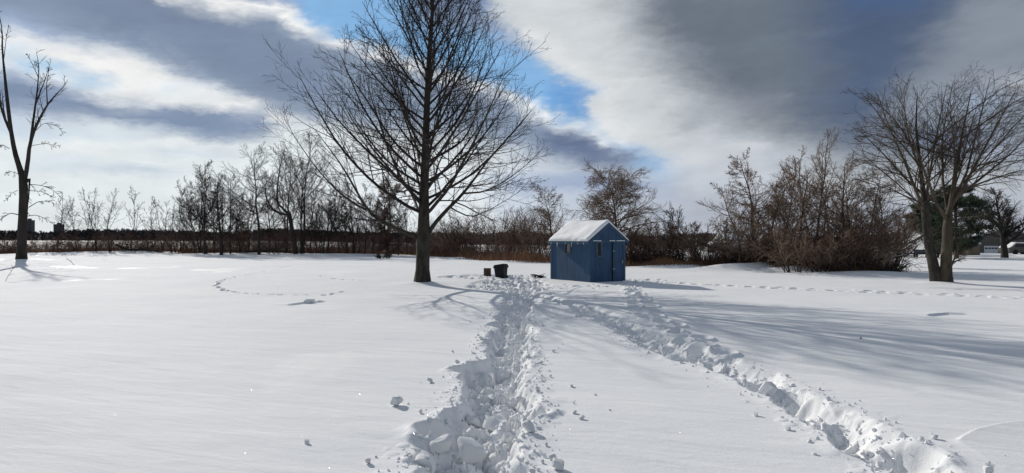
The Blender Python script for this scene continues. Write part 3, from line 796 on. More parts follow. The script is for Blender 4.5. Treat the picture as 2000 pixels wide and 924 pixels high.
def hedge_tree(label, px, py_top, d, spread=45, r=.16, lean=0.0, seed=1, fork=.35, nprim=12, dens=1.0, bark='bark_grey', twig='twig_dark', up=.05, wig=.09, lenf=.34, leaf=0, name='bare_tree', cat='tree', group=None, stems=1, taper=.62, vine=False):
    rng = np.random.default_rng(seed)
    x = (px - CX) / F * d; z = gzb(x, d) - .08; H = CAM_H - (py_top - HY) / F * d - z; b = np.array([x, d, z])
    o = thing(name, label, cat, b, 0, group)
    T, TR = [], []
    for s in range(stems):
        hh = H * (1 if s == 0 else rng.uniform(.75, .98)); a = rng.uniform(0, 6.28); ln = abs(rng.normal(0, .16)) if s else 0
        st = b + np.array([math.sin(a), math.cos(a), 0]) * (r * 1.2 if s else 0)
        c, rr = grow(rng, st[None], np.array([[lean + ln * math.sin(a), ln * math.cos(a), 1.0]]), [hh * .93], [r * (1 if s == 0 else rng.uniform(.6, .9))], .012, 14, wig * .7, .03)
        rr = rr * (1 - .35 * np.clip(np.linspace(0, 1, 14) / .6, 0, 1))
        T.append(c[0]); TR.append(rr[0])
    T = np.array(T); TR = np.array(TR)
    link('trunk', wood_mesh('trunk', [(T, TR, 8)], b), M[bark], o)
    sc_ = d / 28.0
    if vine:
        l1 = spawn(rng, T, TR, np.arange(len(T)), int(1.3 * nprim / stems ** .5), fork, .98, spread, 12, lenf * 1.15, 9, wig, up, .5, .013, taper)
    else:
        l1 = spawn(rng, T, TR, np.arange(len(T)), max(8, int(1.4 * nprim / stems ** .4)), fork * .9, .97, min(spread, 56) * 1.05, 11, lenf * 1.55, 10, wig * 1.0, up * .8, .58, .015, .92)
    l2 = spawn(rng, *l1, max(5, int(11 * dens)), .10, .98, 42, 12, .46, 6, .08, up * .5, .5, .0072 * sc_ ** .6)
    l3 = spawn(rng, *l2, max(3, int(7 * dens)), .12, .98, 36, 12, .55, 4, .06, up * .3, .6, .0044 * sc_ ** .6)
    link('crown', wood_mesh('crown', [(l1[0], l1[1], 5), (l2[0], l2[1], 3), (l3[0], l3[1], 3)], b), M[twig], o)
    if leaf:
        v, q = leaves(rng, np.concatenate([l3[0][:, 1:], l2[0][:, 3:]]), leaf, .035 * sc_ ** .6)
        link('dry_leaves', np_mesh('dry_leaves', v - b, [q], False), M['dry_leaf'], o)
    return o

G_SAP = 'thin saplings along the far left hedge'
for k, (px, top, d, ln, lab) in enumerate((
        (112, 372, 88, .02, 'thin bare sapling just right of the half-dead tree'), (150, 374, 90, -.10, 'leaning bare sapling, first of the row left of the hedge trees'),
        (168, 384, 92, .05, 'short bare sapling between two taller ones in the left row'), (187, 358, 89, .0, 'tall thin bare sapling with a thick base clump in the left row'),
        (214, 362, 88, -.10, 'tall bare sapling bending left from the brush at the snow edge'), (256, 360, 90, -.06, 'bare sapling standing clear against the sky with an open round top'),
        (297, 386, 92, .0, 'short slender sapling left of the pale field gap'), (318, 372, 91, -.06, 'slender twin-topped sapling before the far forest'),
        (336, 390, 93, -.12, 'small leaning sapling beside the first hedge tree'), (354, 380, 90, -.14, 'crooked sapling under the edge of the first hedge tree'))):
    hedge_tree(lab, px, top, d, 32, .075, ln, 100 + k, .25, 10, .55, up=.08, wig=.10, lenf=.30, name='sapling', cat='sapling', stems=2 if k in (0, 3, 7) else 1, taper=.5)
hedge_tree('slim many-twigged tree at the left end of the hedge trees', 403, 300, 82, 38, .15, -.06, 201, .22, 16, 1.0, lenf=.30, leaf=500, stems=2)
hedge_tree('straight dark tree with a dense low crown, second in the left hedge', 432, 318, 80, 48, .20, .0, 202, .28, 13, 1.0, lenf=.30, stems=2)
hedge_tree('dark oak-like tree with wide forks reaching above its neighbours', 506, 268, 80, 52, .21, .0, 203, .42, 13, 1.0, lenf=.38, up=.10)
hedge_tree('tall hedge tree splitting in a narrow V above the fence line', 592, 262, 80, 30, .20, .02, 204, .38, 12, 1.1, lenf=.48, up=.05, stems=2)
hedge_tree('slender bare tree half behind the left branches of the tall tree', 640, 318, 82, 36, .12, .02, 205, .25, 14, .9, lenf=.32, stems=2)
hedge_tree('grey bare tree with upright twigs left of the ivy-clad one', 690, 330, 80, 34, .12, .0, 206, .2, 16, .9, lenf=.3, stems=2)
hedge_tree('young bare tree standing between the first hedge trees', 468, 372, 84, 40, .09, .0, 208, .2, 13, .8, lenf=.32)
hedge_tree('low bare tree right of the oak-like one', 538, 380, 84, 48, .11, .08, 209, .25, 12, .9, lenf=.38)
hedge_tree('thin bare tree with a bent stem behind the low limb of the tall tree', 712, 392, 78, 40, .08, .10, 210, .3, 10, .7, lenf=.35)
hedge_tree('bare young tree in front of the far forest, right of the narrow V', 618, 392, 83, 42, .10, -.03, 211, .2, 13, .9, lenf=.34)
hedge_tree('bare shrubby tree close against the straight dark one', 380, 380, 84, 44, .09, -.08, 212, .15, 14, .9, lenf=.36, stems=2)
hedge_tree('ivy-clad dark tree forming a narrow column left of the big trunk', 757, 344, 76, 70, .22, .0, 207, .05, 60, 1.7, 'bark_brown', 'twig_red', up=-.02, wig=.14, lenf=.17, taper=.25, vine=True)
hedge_tree('small bare tree peeping out just left of the big trunk', 795, 372, 78, 30, .09, .0, 213, .3, 10, .6, lenf=.3)
for k, (px, top, d, sp, r, st, lab) in enumerate((
        (392, 318, 86, 42, .11, 2, 'leafless two-stemmed tree behind the left end of the hedge trees'), (418, 340, 83, 44, .10, 2, 'bushy bare tree between the first and second hedge trees'),
        (450, 330, 82, 46, .12, 1, 'bare tree with spreading twigs right of the straight dark tree'), (486, 350, 86, 44, .10, 2, 'bare tree close left of the oak-like one'),
        (526, 330, 85, 46, .12, 1, 'bare tree just right of the oak-like one, behind its right fork'), (560, 276, 85, 40, .16, 2, 'tall dark tree behind the leaning snapped trunk'),
        (606, 340, 84, 42, .11, 2, 'dense bare tree at the right foot of the narrow V tree'), (632, 370, 80, 46, .09, 2, 'low dense bare tree under the low limb tip of the tall tree'),
        (662, 352, 84, 40, .10, 2, 'bare tree left of the grey upright-twigged one'), (678, 386, 79, 46, .09, 2, 'low twiggy tree beside the grey upright-twigged one'),
        (728, 372, 80, 42, .09, 2, 'bare tree close left of the ivy-clad one'), (778, 388, 77, 42, .08, 2, 'low bare tree between the ivy-clad one and the big trunk'))):
    hedge_tree(lab, px, top, d, sp, r, .0, 230 + k, .18, 14, 1.0, lenf=.36, stems=st)
for k, (px, top, d, sp, r, lab) in enumerate((
        (1445, 340, 42, 60, .10, 'brown bare tree leaning over the left edge of the thicket'), (1530, 300, 43, 46, .10, 'slim brown tree between the pyramid-shaped and the tallest one'),
        (1618, 320, 42, 48, .11, 'brown twiggy tree just right of the tallest thicket tree'), (1690, 320, 40, 52, .11, 'brown tree between the round crooked one and the thicket end'),
        (1752, 400, 46, 52, .09, 'low brown tree where the thicket meets the twin-trunked tree'), (1305, 430, 47, 48, .08, 'low bare tree midway between the shed and the thicket'), (1362, 430, 46, 48, .08, 'low bare tree right of the small pale one'))):
    hedge_tree(lab, px, top, d, sp, r, .0, 260 + k, .15, 16, 1.1, 'bark_brown', 'twig_brown', lenf=.38, stems=2, leaf=350)
# leaning snapped trunk with arms curling to the left
rng = np.random.default_rng(220)
sx, sy = (578 - CX) / F * 79, 79.0; bs_ = np.array([sx, sy, gzb(sx, sy) - .1])
def sp_(px, py, dd=0.0): return np.array(W(px, py, 79 + dd))
snag = thing('leaning_tree', 'dark leaning tree with a snapped trunk and long limbs curling up to the left', 'tree', bs_)
q = smooth_path([bs_, sp_(574, 470), sp_(568, 435), sp_(565, 416)], 8)
link('trunk', trunk_mesh('trunk', q, np.linspace(.30, .20, 8), 9, bs_, .1, 8), M['bark_grey'], snag)
PP = np.array([smooth_path(P, 12) for P in ([sp_(566, 420), sp_(548, 418), sp_(528, 405), sp_(518, 380), sp_(520, 350)], [sp_(563, 418), sp_(540, 395), sp_(542, 360), sp_(548, 320), sp_(556, 290)], [sp_(548, 418), sp_(520, 404), sp_(505, 395), sp_(495, 398)], [sp_(566, 416), sp_(556, 395), sp_(548, 385), sp_(542, 365)])])
PR = np.linspace(.15, .03, 12)[None] * np.array([[1], [.9], [.6], [.5]]); rid = np.arange(4)
l2 = spawn(rng, PP, PR, rid, 8, .3, .98, 44, 12, .3, 6, .1, .04, .45, .018); l3 = spawn(rng, *l2, 5, .2, .98, 42, 12, .5, 4, .1, .02, .6, .012)
link('crown', wood_mesh('crown', [(PP, PR, 6), (l2[0], l2[1], 4), (l3[0], l3[1], 3)], bs_), M['twig_dark'], snag)

hedge_tree('vine-draped brown tree behind the left end of the shed roof', 1083, 356, 60, 55, .13, .03, 301, .2, 26, 1.2, 'bark_brown', 'twig_brown', up=-.03, wig=.13, lenf=.36, leaf=300, vine=True)
hedge_tree('rounded vine-hung brown tree rising behind the shed roof', 1208, 324, 50, 62, .16, .0, 314, .14, 58, 1.55, 'bark_brown', 'twig_brown', up=-.09, wig=.13, lenf=.44, leaf=800, taper=.5, vine=True)
hedge_tree('small pale bare tree right of the shed', 1334, 388, 48, 40, .09, .0, 303, .2, 14, .9, 'bark_brown', 'twig_tan', lenf=.36, stems=3)
hedge_tree('stunted bare tree in the brush right of the shed wall', 1268, 420, 50, 46, .08, .0, 304, .2, 12, .9, 'bark_brown', 'twig_brown', lenf=.36, stems=2)
hedge_tree('pyramid-shaped reddish tree with level branches at the left of the right thicket', 1472, 284, 42, 72, .15, .0, 305, .10, 34, 1.0, 'bark_brown', 'twig_brown', up=.03, wig=.09, lenf=.36, leaf=1400, taper=.85, vine=True)
hedge_tree('brown slanting tree inside the thicket, right of the pyramid-shaped one', 1508, 320, 41, 52, .10, -.06, 306, .2, 16, 1.0, 'bark_brown', 'twig_brown', lenf=.33, leaf=700)
hedge_tree('tallest thicket tree, pale upright twigs above the brush', 1594, 240, 43, 34, .12, .0, 307, .35, 14, 1.05, 'bark_grey', 'twig_brown', lenf=.36, up=.07, stems=2)
hedge_tree('dense crooked tree in the middle of the right thicket', 1560, 330, 40, 52, .13, .0, 308, .15, 16, 1.1, 'bark_grey', 'twig_brown', lenf=.36, leaf=300, stems=2)
hedge_tree('round crooked tree with arching limbs at the right part of the thicket', 1655, 296, 39, 56, .16, .0, 309, .18, 18, 1.15, 'bark_grey', 'twig_brown', lenf=.40, leaf=300, stems=2)
hedge_tree('dark twiggy tree at the right end of the thicket', 1722, 350, 41, 50, .12, .05, 310, .15, 16, 1.15, 'bark_grey', 'twig_dark', lenf=.38, stems=2)
hedge_tree('leaning bare tree at the left foot of the thicket', 1425, 420, 43, 48, .08, -.1, 311, .2, 12, .9, 'bark_grey', 'twig_brown', lenf=.36, stems=2)
hedge_tree('large round bare tree behind the houses at the right edge', 1962, 358, 69, 48, .36, .0, 312, .18, 22, 1.35, 'bark_grey', 'twig_dark', lenf=.42, up=.04)
hedge_tree('faint bare tree far behind the houses', 1905, 400, 120, 46, .25, .0, 313, .2, 18, 1.2, 'bark_grey', 'twig_dark', lenf=.4)

def bush(label, px, py_top, d, width, n=16, seed=1, dens=1.0, twig='twig_red', group=None, arch=-.03, leaf=0):
    rng = np.random.default_rng(seed)
    x = (px - CX) / F * d; z = gzb(x, d) - .06; H = CAM_H - (py_top - HY) / F * d - z; b = np.array([x, d, z])
    o = thing('bush', label, 'bush', b, 0, group)
    a = rng.uniform(0, 6.28, n); rad = width * .32 * np.sqrt(rng.random(n))
    st = b + np.stack([np.sin(a) * rad, np.cos(a) * rad * .8, 0 * a], -1)
    dr = np.stack([np.sin(a) * rng.uniform(.1, .7, n) * width / H, np.cos(a) * rng.uniform(.1, .6, n), np.full(n, 1.0)], -1)
    sc_ = (d / 28) ** .6
    T, TR = grow(rng, st, dr, H * rng.uniform(.7, 1.3, n), np.full(n, .03), .008, 9, .10, arch)
    l1 = spawn(rng, T, TR, np.arange(n), int(10 * dens), .12, .98, 42, 14, .45, 6, .13, .01, .5, .0085 * sc_)
    l2 = spawn(rng, *l1, int(7 * dens), .15, .98, 45, 14, .55, 5, .13, .01, .6, .0052 * sc_)
    link('stem', wood_mesh('stem', [(T, TR, 5)], b), M['bark_grey'], o)
    link('twigs', wood_mesh('twigs', [(l1[0], l1[1], 3), (l2[0], l2[1], 3)], b), M[twig], o)
    if leaf:
        v, q = leaves(rng, l2[0], leaf, .05)
        link('dry_leaves', np_mesh('dry_leaves', v - b, [q], False), M['dry_leaf'], o)
    return o
for k, (px, top, d, w, lab) in enumerate((
        (872, 432, 72, 3.6, 'low dark bush just right of the big trunk'), (905, 420, 70, 4.2, 'dense tangled bush right of the big trunk with arching tops'), (938, 414, 69, 4.4, 'tallest tangled bush of the middle hedge'),
        (968, 418, 66, 4.0, 'reddish tangled bush behind the black bin'), (1000, 424, 64, 3.8, 'tangled bush in the hedge right of the black bin'), (1030, 420, 62, 3.6, 'tangled bush left of the vine-draped tree'),
        (1058, 430, 58, 3.2, 'tangled bush touching the left end of the shed'), (850, 440, 76, 4.0, 'bush peeping out directly behind the big trunk'), (820, 446, 78, 4.0, 'thin bush left of the big trunk at the hedge foot'))):
    bush(lab, px, top, d, w, 17, 400 + k, 1.05, 'twig_red' if k % 3 else 'twig_brown')
for k, (px, top, d, w, lab) in enumerate((
        (1240, 440, 49, 2.4, 'brown bush against the right wall of the shed'), (1300, 448, 47, 2.6, 'bush among the brambles right of the shed'), (1385, 440, 45, 2.8, 'bush at the left foot of the right thicket'),
        (1540, 446, 40, 3.0, 'dense bush under the pyramid-shaped tree'), (1590, 440, 39, 3.2, 'dense brown bush low in the middle of the thicket'), (1635, 442, 38, 3.2, 'dense bush under the round crooked tree'),
        (1680, 436, 38, 3.2, 'dark dense bush near the right end of the thicket'), (1722, 444, 38, 2.6, 'last dense bush at the right end of the thicket'), (1560, 450, 37, 2.4, 'low front bush with dry leaves in the thicket'),
        (1612, 455, 36.5, 2.6, 'low reddish front bush of the thicket'), (1662, 452, 36.5, 2.6, 'low front bush below the crooked limbs'), (1500, 456, 41, 2.4, 'low bush at the foot of the pyramid-shaped tree')  )):
    bush(lab, px, top, d, w, 14, 430 + k, 1.0, 'twig_red' if k % 3 == 1 else 'twig_brown', leaf=160)
bush('small pale twiggy shrub at the right toe of the thicket', 1742, 506, 36.5, 1.4, 26, 460, .6, 'twig_tan')
bush('small round twiggy shrub alone on the snow left of the big trunk', 749, 492, 66, 1.5, 26, 461, .6, 'twig_tan')
for k, (px, top, d, w, lab) in enumerate(((15, 466, 84, 4.0, 'low bush at the left edge behind the half-dead tree'), (90, 470, 82, 5.0, 'low brush clump right of the half-dead tree'), (160, 466, 90, 4.5, 'low brush clump under the first saplings'), (225, 462, 89, 4.0, 'brush clump below the bending sapling'),
        (290, 464, 91, 4.5, 'low brush clump before the pale field gap'), (350, 452, 88, 4.5, 'dense brush at the left foot of the hedge trees'), (455, 446, 84, 4.5, 'brush between the second and third hedge trees'), (540, 448, 83, 4.5, 'brush at the foot of the leaning snapped tree'), (630, 446, 83, 4.5, 'brush right of the narrow V tree'), (690, 450, 80, 4.5, 'brush left of the ivy-clad tree'))):
    bush(lab, px, top - 8, d, w, 20, 480 + k, 1.0, 'twig_red')

# ---- evergreen behind the right-hand tree
def evergreen(label, px, py_top, d, rad, seed, low=.10):
    rng = np.random.default_rng(seed); x = (px - CX) / F * d; z = gzb(x, d) - .1; H = CAM_H - (py_top - HY) / F * d - z; b = np.array([x, d, z])
    o = thing('pine_tree', label, 'tree', b)
    T, TR = grow(rng, b[None], np.array([[0, 0, 1.0]]), [H], [.22], .03, 12, .02, .02)
    link('trunk', wood_mesh('trunk', [(T, TR, 9)], b), M['bark_brown'], o)
    n = 80; hh = rng.uniform(low, .97, n); a = np.arange(n) * 2.4
    L = rad * (np.sin(np.clip(hh * 1.05, 0, 1) * math.pi) ** .6 * .8 + .15) * rng.uniform(.6, 1.15, n)
    st = b + np.stack([0 * hh, 0 * hh, hh * H], -1)
    B, BR = grow(rng, st, np.stack([np.sin(a), np.cos(a), rng.uniform(-.1, .35, n)], -1), L, np.full(n, .05), .01, 7, .06, .03)
    l2 = spawn(rng, B, BR, np.arange(n), 9, .25, 1.0, 50, 12, .35, 4, .08, .03, .5, .012, flat=.5)
    tw = np.concatenate([l2[0].reshape(-1, 3), B[:, 3:].reshape(-1, 3)])
    c = np.repeat(tw, 13, 0) + rng.normal(0, .10, (len(tw) * 13, 3)); m_ = len(c)
    dn = norm(rng.normal(0, 1, (m_, 3)) + np.array([0, 0, .4])) * rng.uniform(.12, .26, (m_, 1)); s_ = norm(rng.normal(0, 1, (m_, 3))) * .035
    V = np.stack([c - s_, c + s_, c + dn], 1).reshape(-1, 3)
    link('crown', np_mesh('crown', V - b, [np.arange(m_ * 3).reshape(-1, 3)], False), M['needle'], o)
    link('limbs', wood_mesh('limbs', [(B, BR, 4), (l2[0], l2[1], 3)], b), M['bark_brown'], o)
evergreen('dark green pine behind the twin-trunked tree', 1868, 362, 66, 3.6, 501)
evergreen('lower dark pine left of the larger pine, behind the left trunk', 1812, 398, 72, 2.8, 502, .45)
evergreen('small dark pine between the white house and the grey shed', 1842, 440, 78, 2.0, 503)

# ---- brambles, dry grass and twig tangle along the hedge foot
def band(P, n, rng, wide):
    P = np.array(P); L = np.concatenate([[0], np.cumsum(np.hypot(*np.diff(P, axis=0).T))]); s = rng.uniform(0, L[-1], n)
    x = np.interp(s, L, P[:, 0]) + rng.normal(0, wide * .5, n); y = np.interp(s, L, P[:, 1]) + rng.uniform(0, 1, n) * wide * 2
    return np.stack([x, y, base_h(x, y) - .03], -1)
rng = np.random.default_rng(600)
gb = []
for P, n, w, hmax in (([gp(840, 499), gp(905, 502), gp(960, 508), gp(1020, 513), gp(1078, 514)], 9000, 1.4, .95), ([gp(700, 496), gp(840, 499)], 2500, 1.6, .7), ([gp(350, 495), gp(520, 495), gp(700, 496)], 8000, 2.0, .95), ([gp(-60, 497), gp(120, 494), gp(350, 494)], 7000, 2.4, .9),
                      ([gp(1215, 518), gp(1300, 523), gp(1400, 523)], 4200, 1.2, .6), ([gp(1400, 524), gp(1520, 528), gp(1590, 533), gp(1680, 534), gp(1750, 530)], 6000, 1.2, .6)):
    c = band(P, n, rng, w); h = hmax * rng.uniform(.3, 1.1, n) * (.45 + .9 * np.clip(vnoise(c[:, 0] * .9, c[:, 1] * .4, 610) + .5, 0, 1))
    wd = .010 * (c[:, 1] / 30) ** .6
    a = rng.uniform(0, 6.28, n); s_ = np.stack([np.cos(a), np.sin(a), 0 * a], -1) * wd[:, None]
    ln = np.stack([rng.normal(0, .28, n), rng.normal(0, .28, n), np.ones(n)], -1) * h[:, None]
    mid = c + ln * .55 + rng.normal(0, .03, (n, 3)); tip = c + ln * np.array([1.35, 1.35, .95])
    gb.append(np.stack([c - s_, c + s_, mid + s_ * .7, mid - s_ * .7, tip], 1))
V = np.concatenate(gb); n = len(V); ix = np.arange(n)[:, None] * 5
tag(link('dry_grass', np_mesh('dry_grass', V.reshape(-1, 3), [ix + np.array([[0, 1, 2, 3]]), ix + np.array([[3, 2, 4]])], False), M['grass_dry']), 'rusty brown dry grass and brambles along the foot of the hedges', 'dry grass', kind='stuff')
tg = []
for P, n, w, h0 in (([gp(840, 498), gp(960, 507), gp(1078, 513)], 1500, 2.2, 1.5), ([gp(350, 494), gp(700, 495), gp(840, 498)], 2600, 2.5, 2.3), ([gp(-60, 496), gp(120, 493), gp(350, 493)], 1300, 2.5, 1.6), ([gp(1215, 517), gp(1400, 522)], 900, 1.5, 1.1), ([gp(1400, 523), gp(1520, 526), gp(1640, 532), gp(1740, 529)], 2200, 1.6, 1.5)):
    c = band(P, n, rng, w); q, r_ = grow(rng, c, np.stack([rng.normal(0, .5, n), rng.normal(0, .5, n), np.ones(n)], -1), h0 * rng.uniform(.4, 1.3, n) * (.35 + 1.3 * np.clip(vnoise(c[:, 0] * .35, c[:, 1] * .2, 620) + .5, 0, 1)), np.full(n, .016), .007, 6, .16, -.04)
    l1 = spawn(rng, q, r_, np.arange(n), 4, .3, .98, 45, 12, .45, 4, .12, 0, .6, .009)
    tg += [(q, r_, 3), (l1[0], l1[1], 3)]
tag(link('undergrowth', wood_mesh('undergrowth', tg), M['twig_red']), 'tangle of thin bare twigs filling the foot of the hedges', 'undergrowth', kind='stuff')

# ---- far woods
def woods(name, label, P, depth, n, hmin, hmax, m, seed, conif=.4):
    rng = np.random.default_rng(seed); P = np.array(P, float); L = np.concatenate([[0], np.cumsum(np.hypot(*np.diff(P, axis=0).T))]); s = rng.uniform(0, L[-1], n)
    x = np.interp(s, L, P[:, 0]); y = np.interp(s, L, P[:, 1]) + rng.random(n) ** 1.5 * depth
    sc_ = y / 500.0
    h = (CAM_H + y * hmin + y * (hmax - hmin) * np.clip(.5 + vnoise(x / (30 * sc_ + 6), y * 0, seed) * .9 + rng.normal(0, .16, n), 0, 1.2))
    K = 46; cone = rng.random(n) < conif
    t = rng.random((n, K)); zz = t ** .8 * h[:, None]
    rr = np.where(cone[:, None], (1 - t) * .26 + .02, np.sqrt(np.clip(1 - (2 * t - 1.0) ** 2, .05, 1)) * .30) * h[:, None]
    a = rng.uniform(0, 6.28, (n, K)); q = np.sqrt(rng.random((n, K)))
    c = np.stack([x[:, None] + np.sin(a) * rr * q, y[:, None] + np.cos(a) * rr * q, zz + base_h(x, y)[:, None]], -1)
    s1 = norm(rng.normal(0, 1, (n, K, 3))) * (h * .065)[:, None, None]; s2 = norm(rng.normal(0, 1, (n, K, 3))) * (h * .05)[:, None, None]
    s1[..., 2] *= 1.6
    V = np.stack([c - s1, c + s2, c + s1, c - s2], 2).reshape(-1, 3)
    tr = np.stack([x, y, base_h(x, y) - .2], -1); tq, trr = grow(rng, tr, np.tile([[0, 0, 1.0]], (n, 1)), h * .9, h * .022, .02, 3, .02, 0)
    v2, q2 = tubes(tq, trr, 4)
    fq = np.concatenate([np.arange(n * K * 4).reshape(-1, 4), q2 + len(V)])
    tag(link(name, np_mesh(name, np.concatenate([V, v2]), [fq], False), m), label, 'woodland', kind='stuff')
woods('distant_forest', 'dark line of forest along the horizon beyond the fields', [(-700, 640), (-380, 620), (-200, 520), (-100, 380), (-40, 280), (10, 230)], 60, 2600, 9.5 / 1320, 19.0 / 1320, M['forest'], 701)
woods('distant_thicket', 'brown scrubby woodland behind the shed and the right hedge', [(-20, 200), (30, 160), (70, 150), (120, 160), (180, 200)], 40, 1700, 1.0 / 1320, 11.0 / 1320, M['forest_near'], 702, .1)

# ------------------------------------------------------------------ building materials
def siding_mat(name, color, axis='x', pitch=.20, streak=.35):
    m = bpy.data.materials.new(name); m.use_nodes = True; t = m.node_tree; k = NT(t); b = t.nodes['Principled BSDF']
    o = k.n('ShaderNodeTexCoord').outputs['Object']; sp = k.n('ShaderNodeSeparateXYZ'); t.links.new(o, sp.inputs[0])
    xy = k.math('ADD', sp.outputs[0], sp.outputs[1])
    src = xy if axis == 'x' else sp.outputs[2]
    fr = k.math('FRACT', k.math('DIVIDE', src, pitch))
    groove = k.rng(k.math('ABSOLUTE', k.math('SUBTRACT', fr, .5)), .0, .05, 0.0, 1.0)
    nz = k.noise(k.comb(k.math('MULTIPLY', xy, 9.0), k.math('MULTIPLY', sp.outputs[2], .7), 0.0), 1.0, 5.0, .6)
    n2 = k.noise(o, 1.3, 4.0, .6)
    f = k.math('ADD', k.math('MULTIPLY', nz.outputs['Fac'], .6), k.math('MULTIPLY', n2.outputs['Fac'], .4))
    c = k.ramp(f, [(.36, tuple(v * (1 - streak) for v in color)), (.55, color), (.70, tuple(min(1, v * (1 + streak * .7) + .01) for v in color))]).outputs[0]
    c = k.mix(k.rng(groove, 0, 1, .2, 0.0), c, (*[v * .3 for v in color], 1))
    t.links.new(c, b.inputs['Base Color']); b.inputs['Roughness'].default_value = .65; b.inputs['Specular IOR Level'].default_value = .35
    bp = k.n('ShaderNodeBump'); bp.inputs['Distance'].default_value = .007; t.links.new(groove, bp.inputs['Height']); t.links.new(bp.outputs[0], b.inputs['Normal'])
    return m
M['shed_blue'] = siding_mat('shed_blue', (0.031, 0.080, 0.163))
M['blue_trim'] = mat('blue_trim', (0.034, 0.080, 0.146), .6, var=.2, vscale=5)
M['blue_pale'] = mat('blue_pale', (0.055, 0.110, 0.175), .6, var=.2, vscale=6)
M['grey_trim'] = mat('grey_trim', (0.085, 0.115, 0.145), .7, var=.3, vscale=6)
M['glass_dark'] = mat('glass_dark', (0.010, 0.011, 0.014), .25, spec=.25)
M['curtain'] = mat('curtain', (0.22, 0.20, 0.20), .9, var=.3, vscale=8)
M['shingle'] = mat('shingle', (0.06, 0.06, 0.065), .9, var=.3, vscale=8)
M['ice'] = mat('ice', (0.62, 0.68, 0.74), .15, spec=.6)
M['metal'] = mat('metal', (0.25, 0.25, 0.26), .45, metallic=.8)
M['black_plastic'] = mat('black_plastic', (0.011, 0.011, 0.014), .6, var=.3, vscale=5, spec=.22)
M['wood_cut'] = mat('wood_cut', (0.075, 0.052, 0.033), .9, vary2=(0.045, 0.032, 0.022), vscale=10, bump=.02, bscale=16)
M['char'] = mat('char', (0.030, 0.027, 0.022), .95, vary2=(0.010, 0.010, 0.010), vscale=9)
M['white_wall'] = siding_mat('white_wall', (0.50, 0.51, 0.53), 'z', .18, .15)
M['grey_wall'] = siding_mat('grey_wall', (0.15, 0.14, 0.155), 'z', .18, .2)
M['tan_wall'] = siding_mat('tan_wall', (0.17, 0.13, 0.09), 'x', .22, .25)
M['dark_wall'] = siding_mat('dark_wall', (0.10, 0.095, 0.085), 'z', .2, .2)
M['white_paint'] = mat('white_paint', (0.62, 0.63, 0.62), .6, var=.1)
M['tower'] = mat('tower', (0.055, 0.058, 0.070), .9, var=.15, vscale=.05)  # haze of the distance is mixed into this wall colour

# ------------------------------------------------------------------ the blue shed
Bx, By = gp(1152, 552); AX = R(32.2)
xh = np.array([math.cos(AX), math.sin(AX)]); yh = np.array([-math.sin(AX), math.cos(AX)])
SW, SL = 2.0, 2.88
cxy = np.array([Bx, By]) + xh * SW / 2 + yh * SL / 2
zs = gzb(*cxy, 1.0) - .10
EV, RG_ = 1.93, 2.63
shed = thing('garden_shed', 'small blue wooden shed with a snow-covered gable roof', 'shed', (cxy[0], cxy[1], zs), AX)
w2_, l2_ = SW / 2, SL / 2
pitch = math.atan2(RG_ - EV, w2_)
MB().prism([(-w2_, -.1), (w2_, -.1), (w2_, EV), (0, RG_), (-w2_, EV)], -l2_, l2_).build('wall', M['shed_blue'], shed)
for sx_ in (-1, 1):
    for sy_ in (-1, 1):
        MB().box(*sorted((sx_ * (w2_ - .075), sx_ * (w2_ + .018))), *sorted((sy_ * (l2_ - .075), sy_ * (l2_ + .018))), -.1, EV - .03).build('corner_trim', M['blue_trim'], shed)
OV, OE = .15, .07                          # overhang at eaves, gables
def roof_poly(lift0, lift1, ov):
    e = (w2_ + ov); ze = EV - ov * math.tan(pitch)
    return [(-e, ze + lift0), (0, RG_ + lift0), (e, ze + lift0), (e, ze + lift1), (0, RG_ + lift1), (-e, ze + lift1)]
MB().prism(roof_poly(.012, .065, OV), -l2_ - OE, l2_ + OE).build('roof', M['shingle'], shed)
for sx_ in (-1, 1):                       # eaves boards
    ze = EV - OV * math.tan(pitch)
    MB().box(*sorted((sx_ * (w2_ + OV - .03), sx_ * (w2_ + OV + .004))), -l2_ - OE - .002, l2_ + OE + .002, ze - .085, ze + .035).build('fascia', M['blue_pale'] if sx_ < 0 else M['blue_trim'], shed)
MB().prism([(-w2_ - .03, EV - .07), (w2_ + .03, EV - .07), (w2_ + .03, EV + .0), (0, RG_ - .01), (-w2_ - .03, EV + .0)], -l2_ - .045, -l2_ - .003).build('gable_panel', M['shed_blue'], shed)
for s_ in (-1, 1):
    e = w2_ + OV; ze = EV - OV * math.tan(pitch)
    MB().prism([(0, RG_ - .09), (0, RG_ + .012), (s_ * e, ze + .012), (s_ * e, ze - .09)], -l2_ - OE - .004, -l2_ - OE + .022).build('bargeboard', M['blue_trim'], shed)
MB().box(-w2_ - .025, w2_ + .025, -l2_ - .065, -l2_ - .046, EV - .10, EV - .05).build('batten', M['blue_pale'], shed)
for a0, a1 in ((-.86, -.42), (.05, .36), (.46, .92)):
    MB().box(a0, a1, -l2_ - .085, -l2_ - .052, EV - .05, EV - .022).build('snow_ledge', M['snow'], shed)
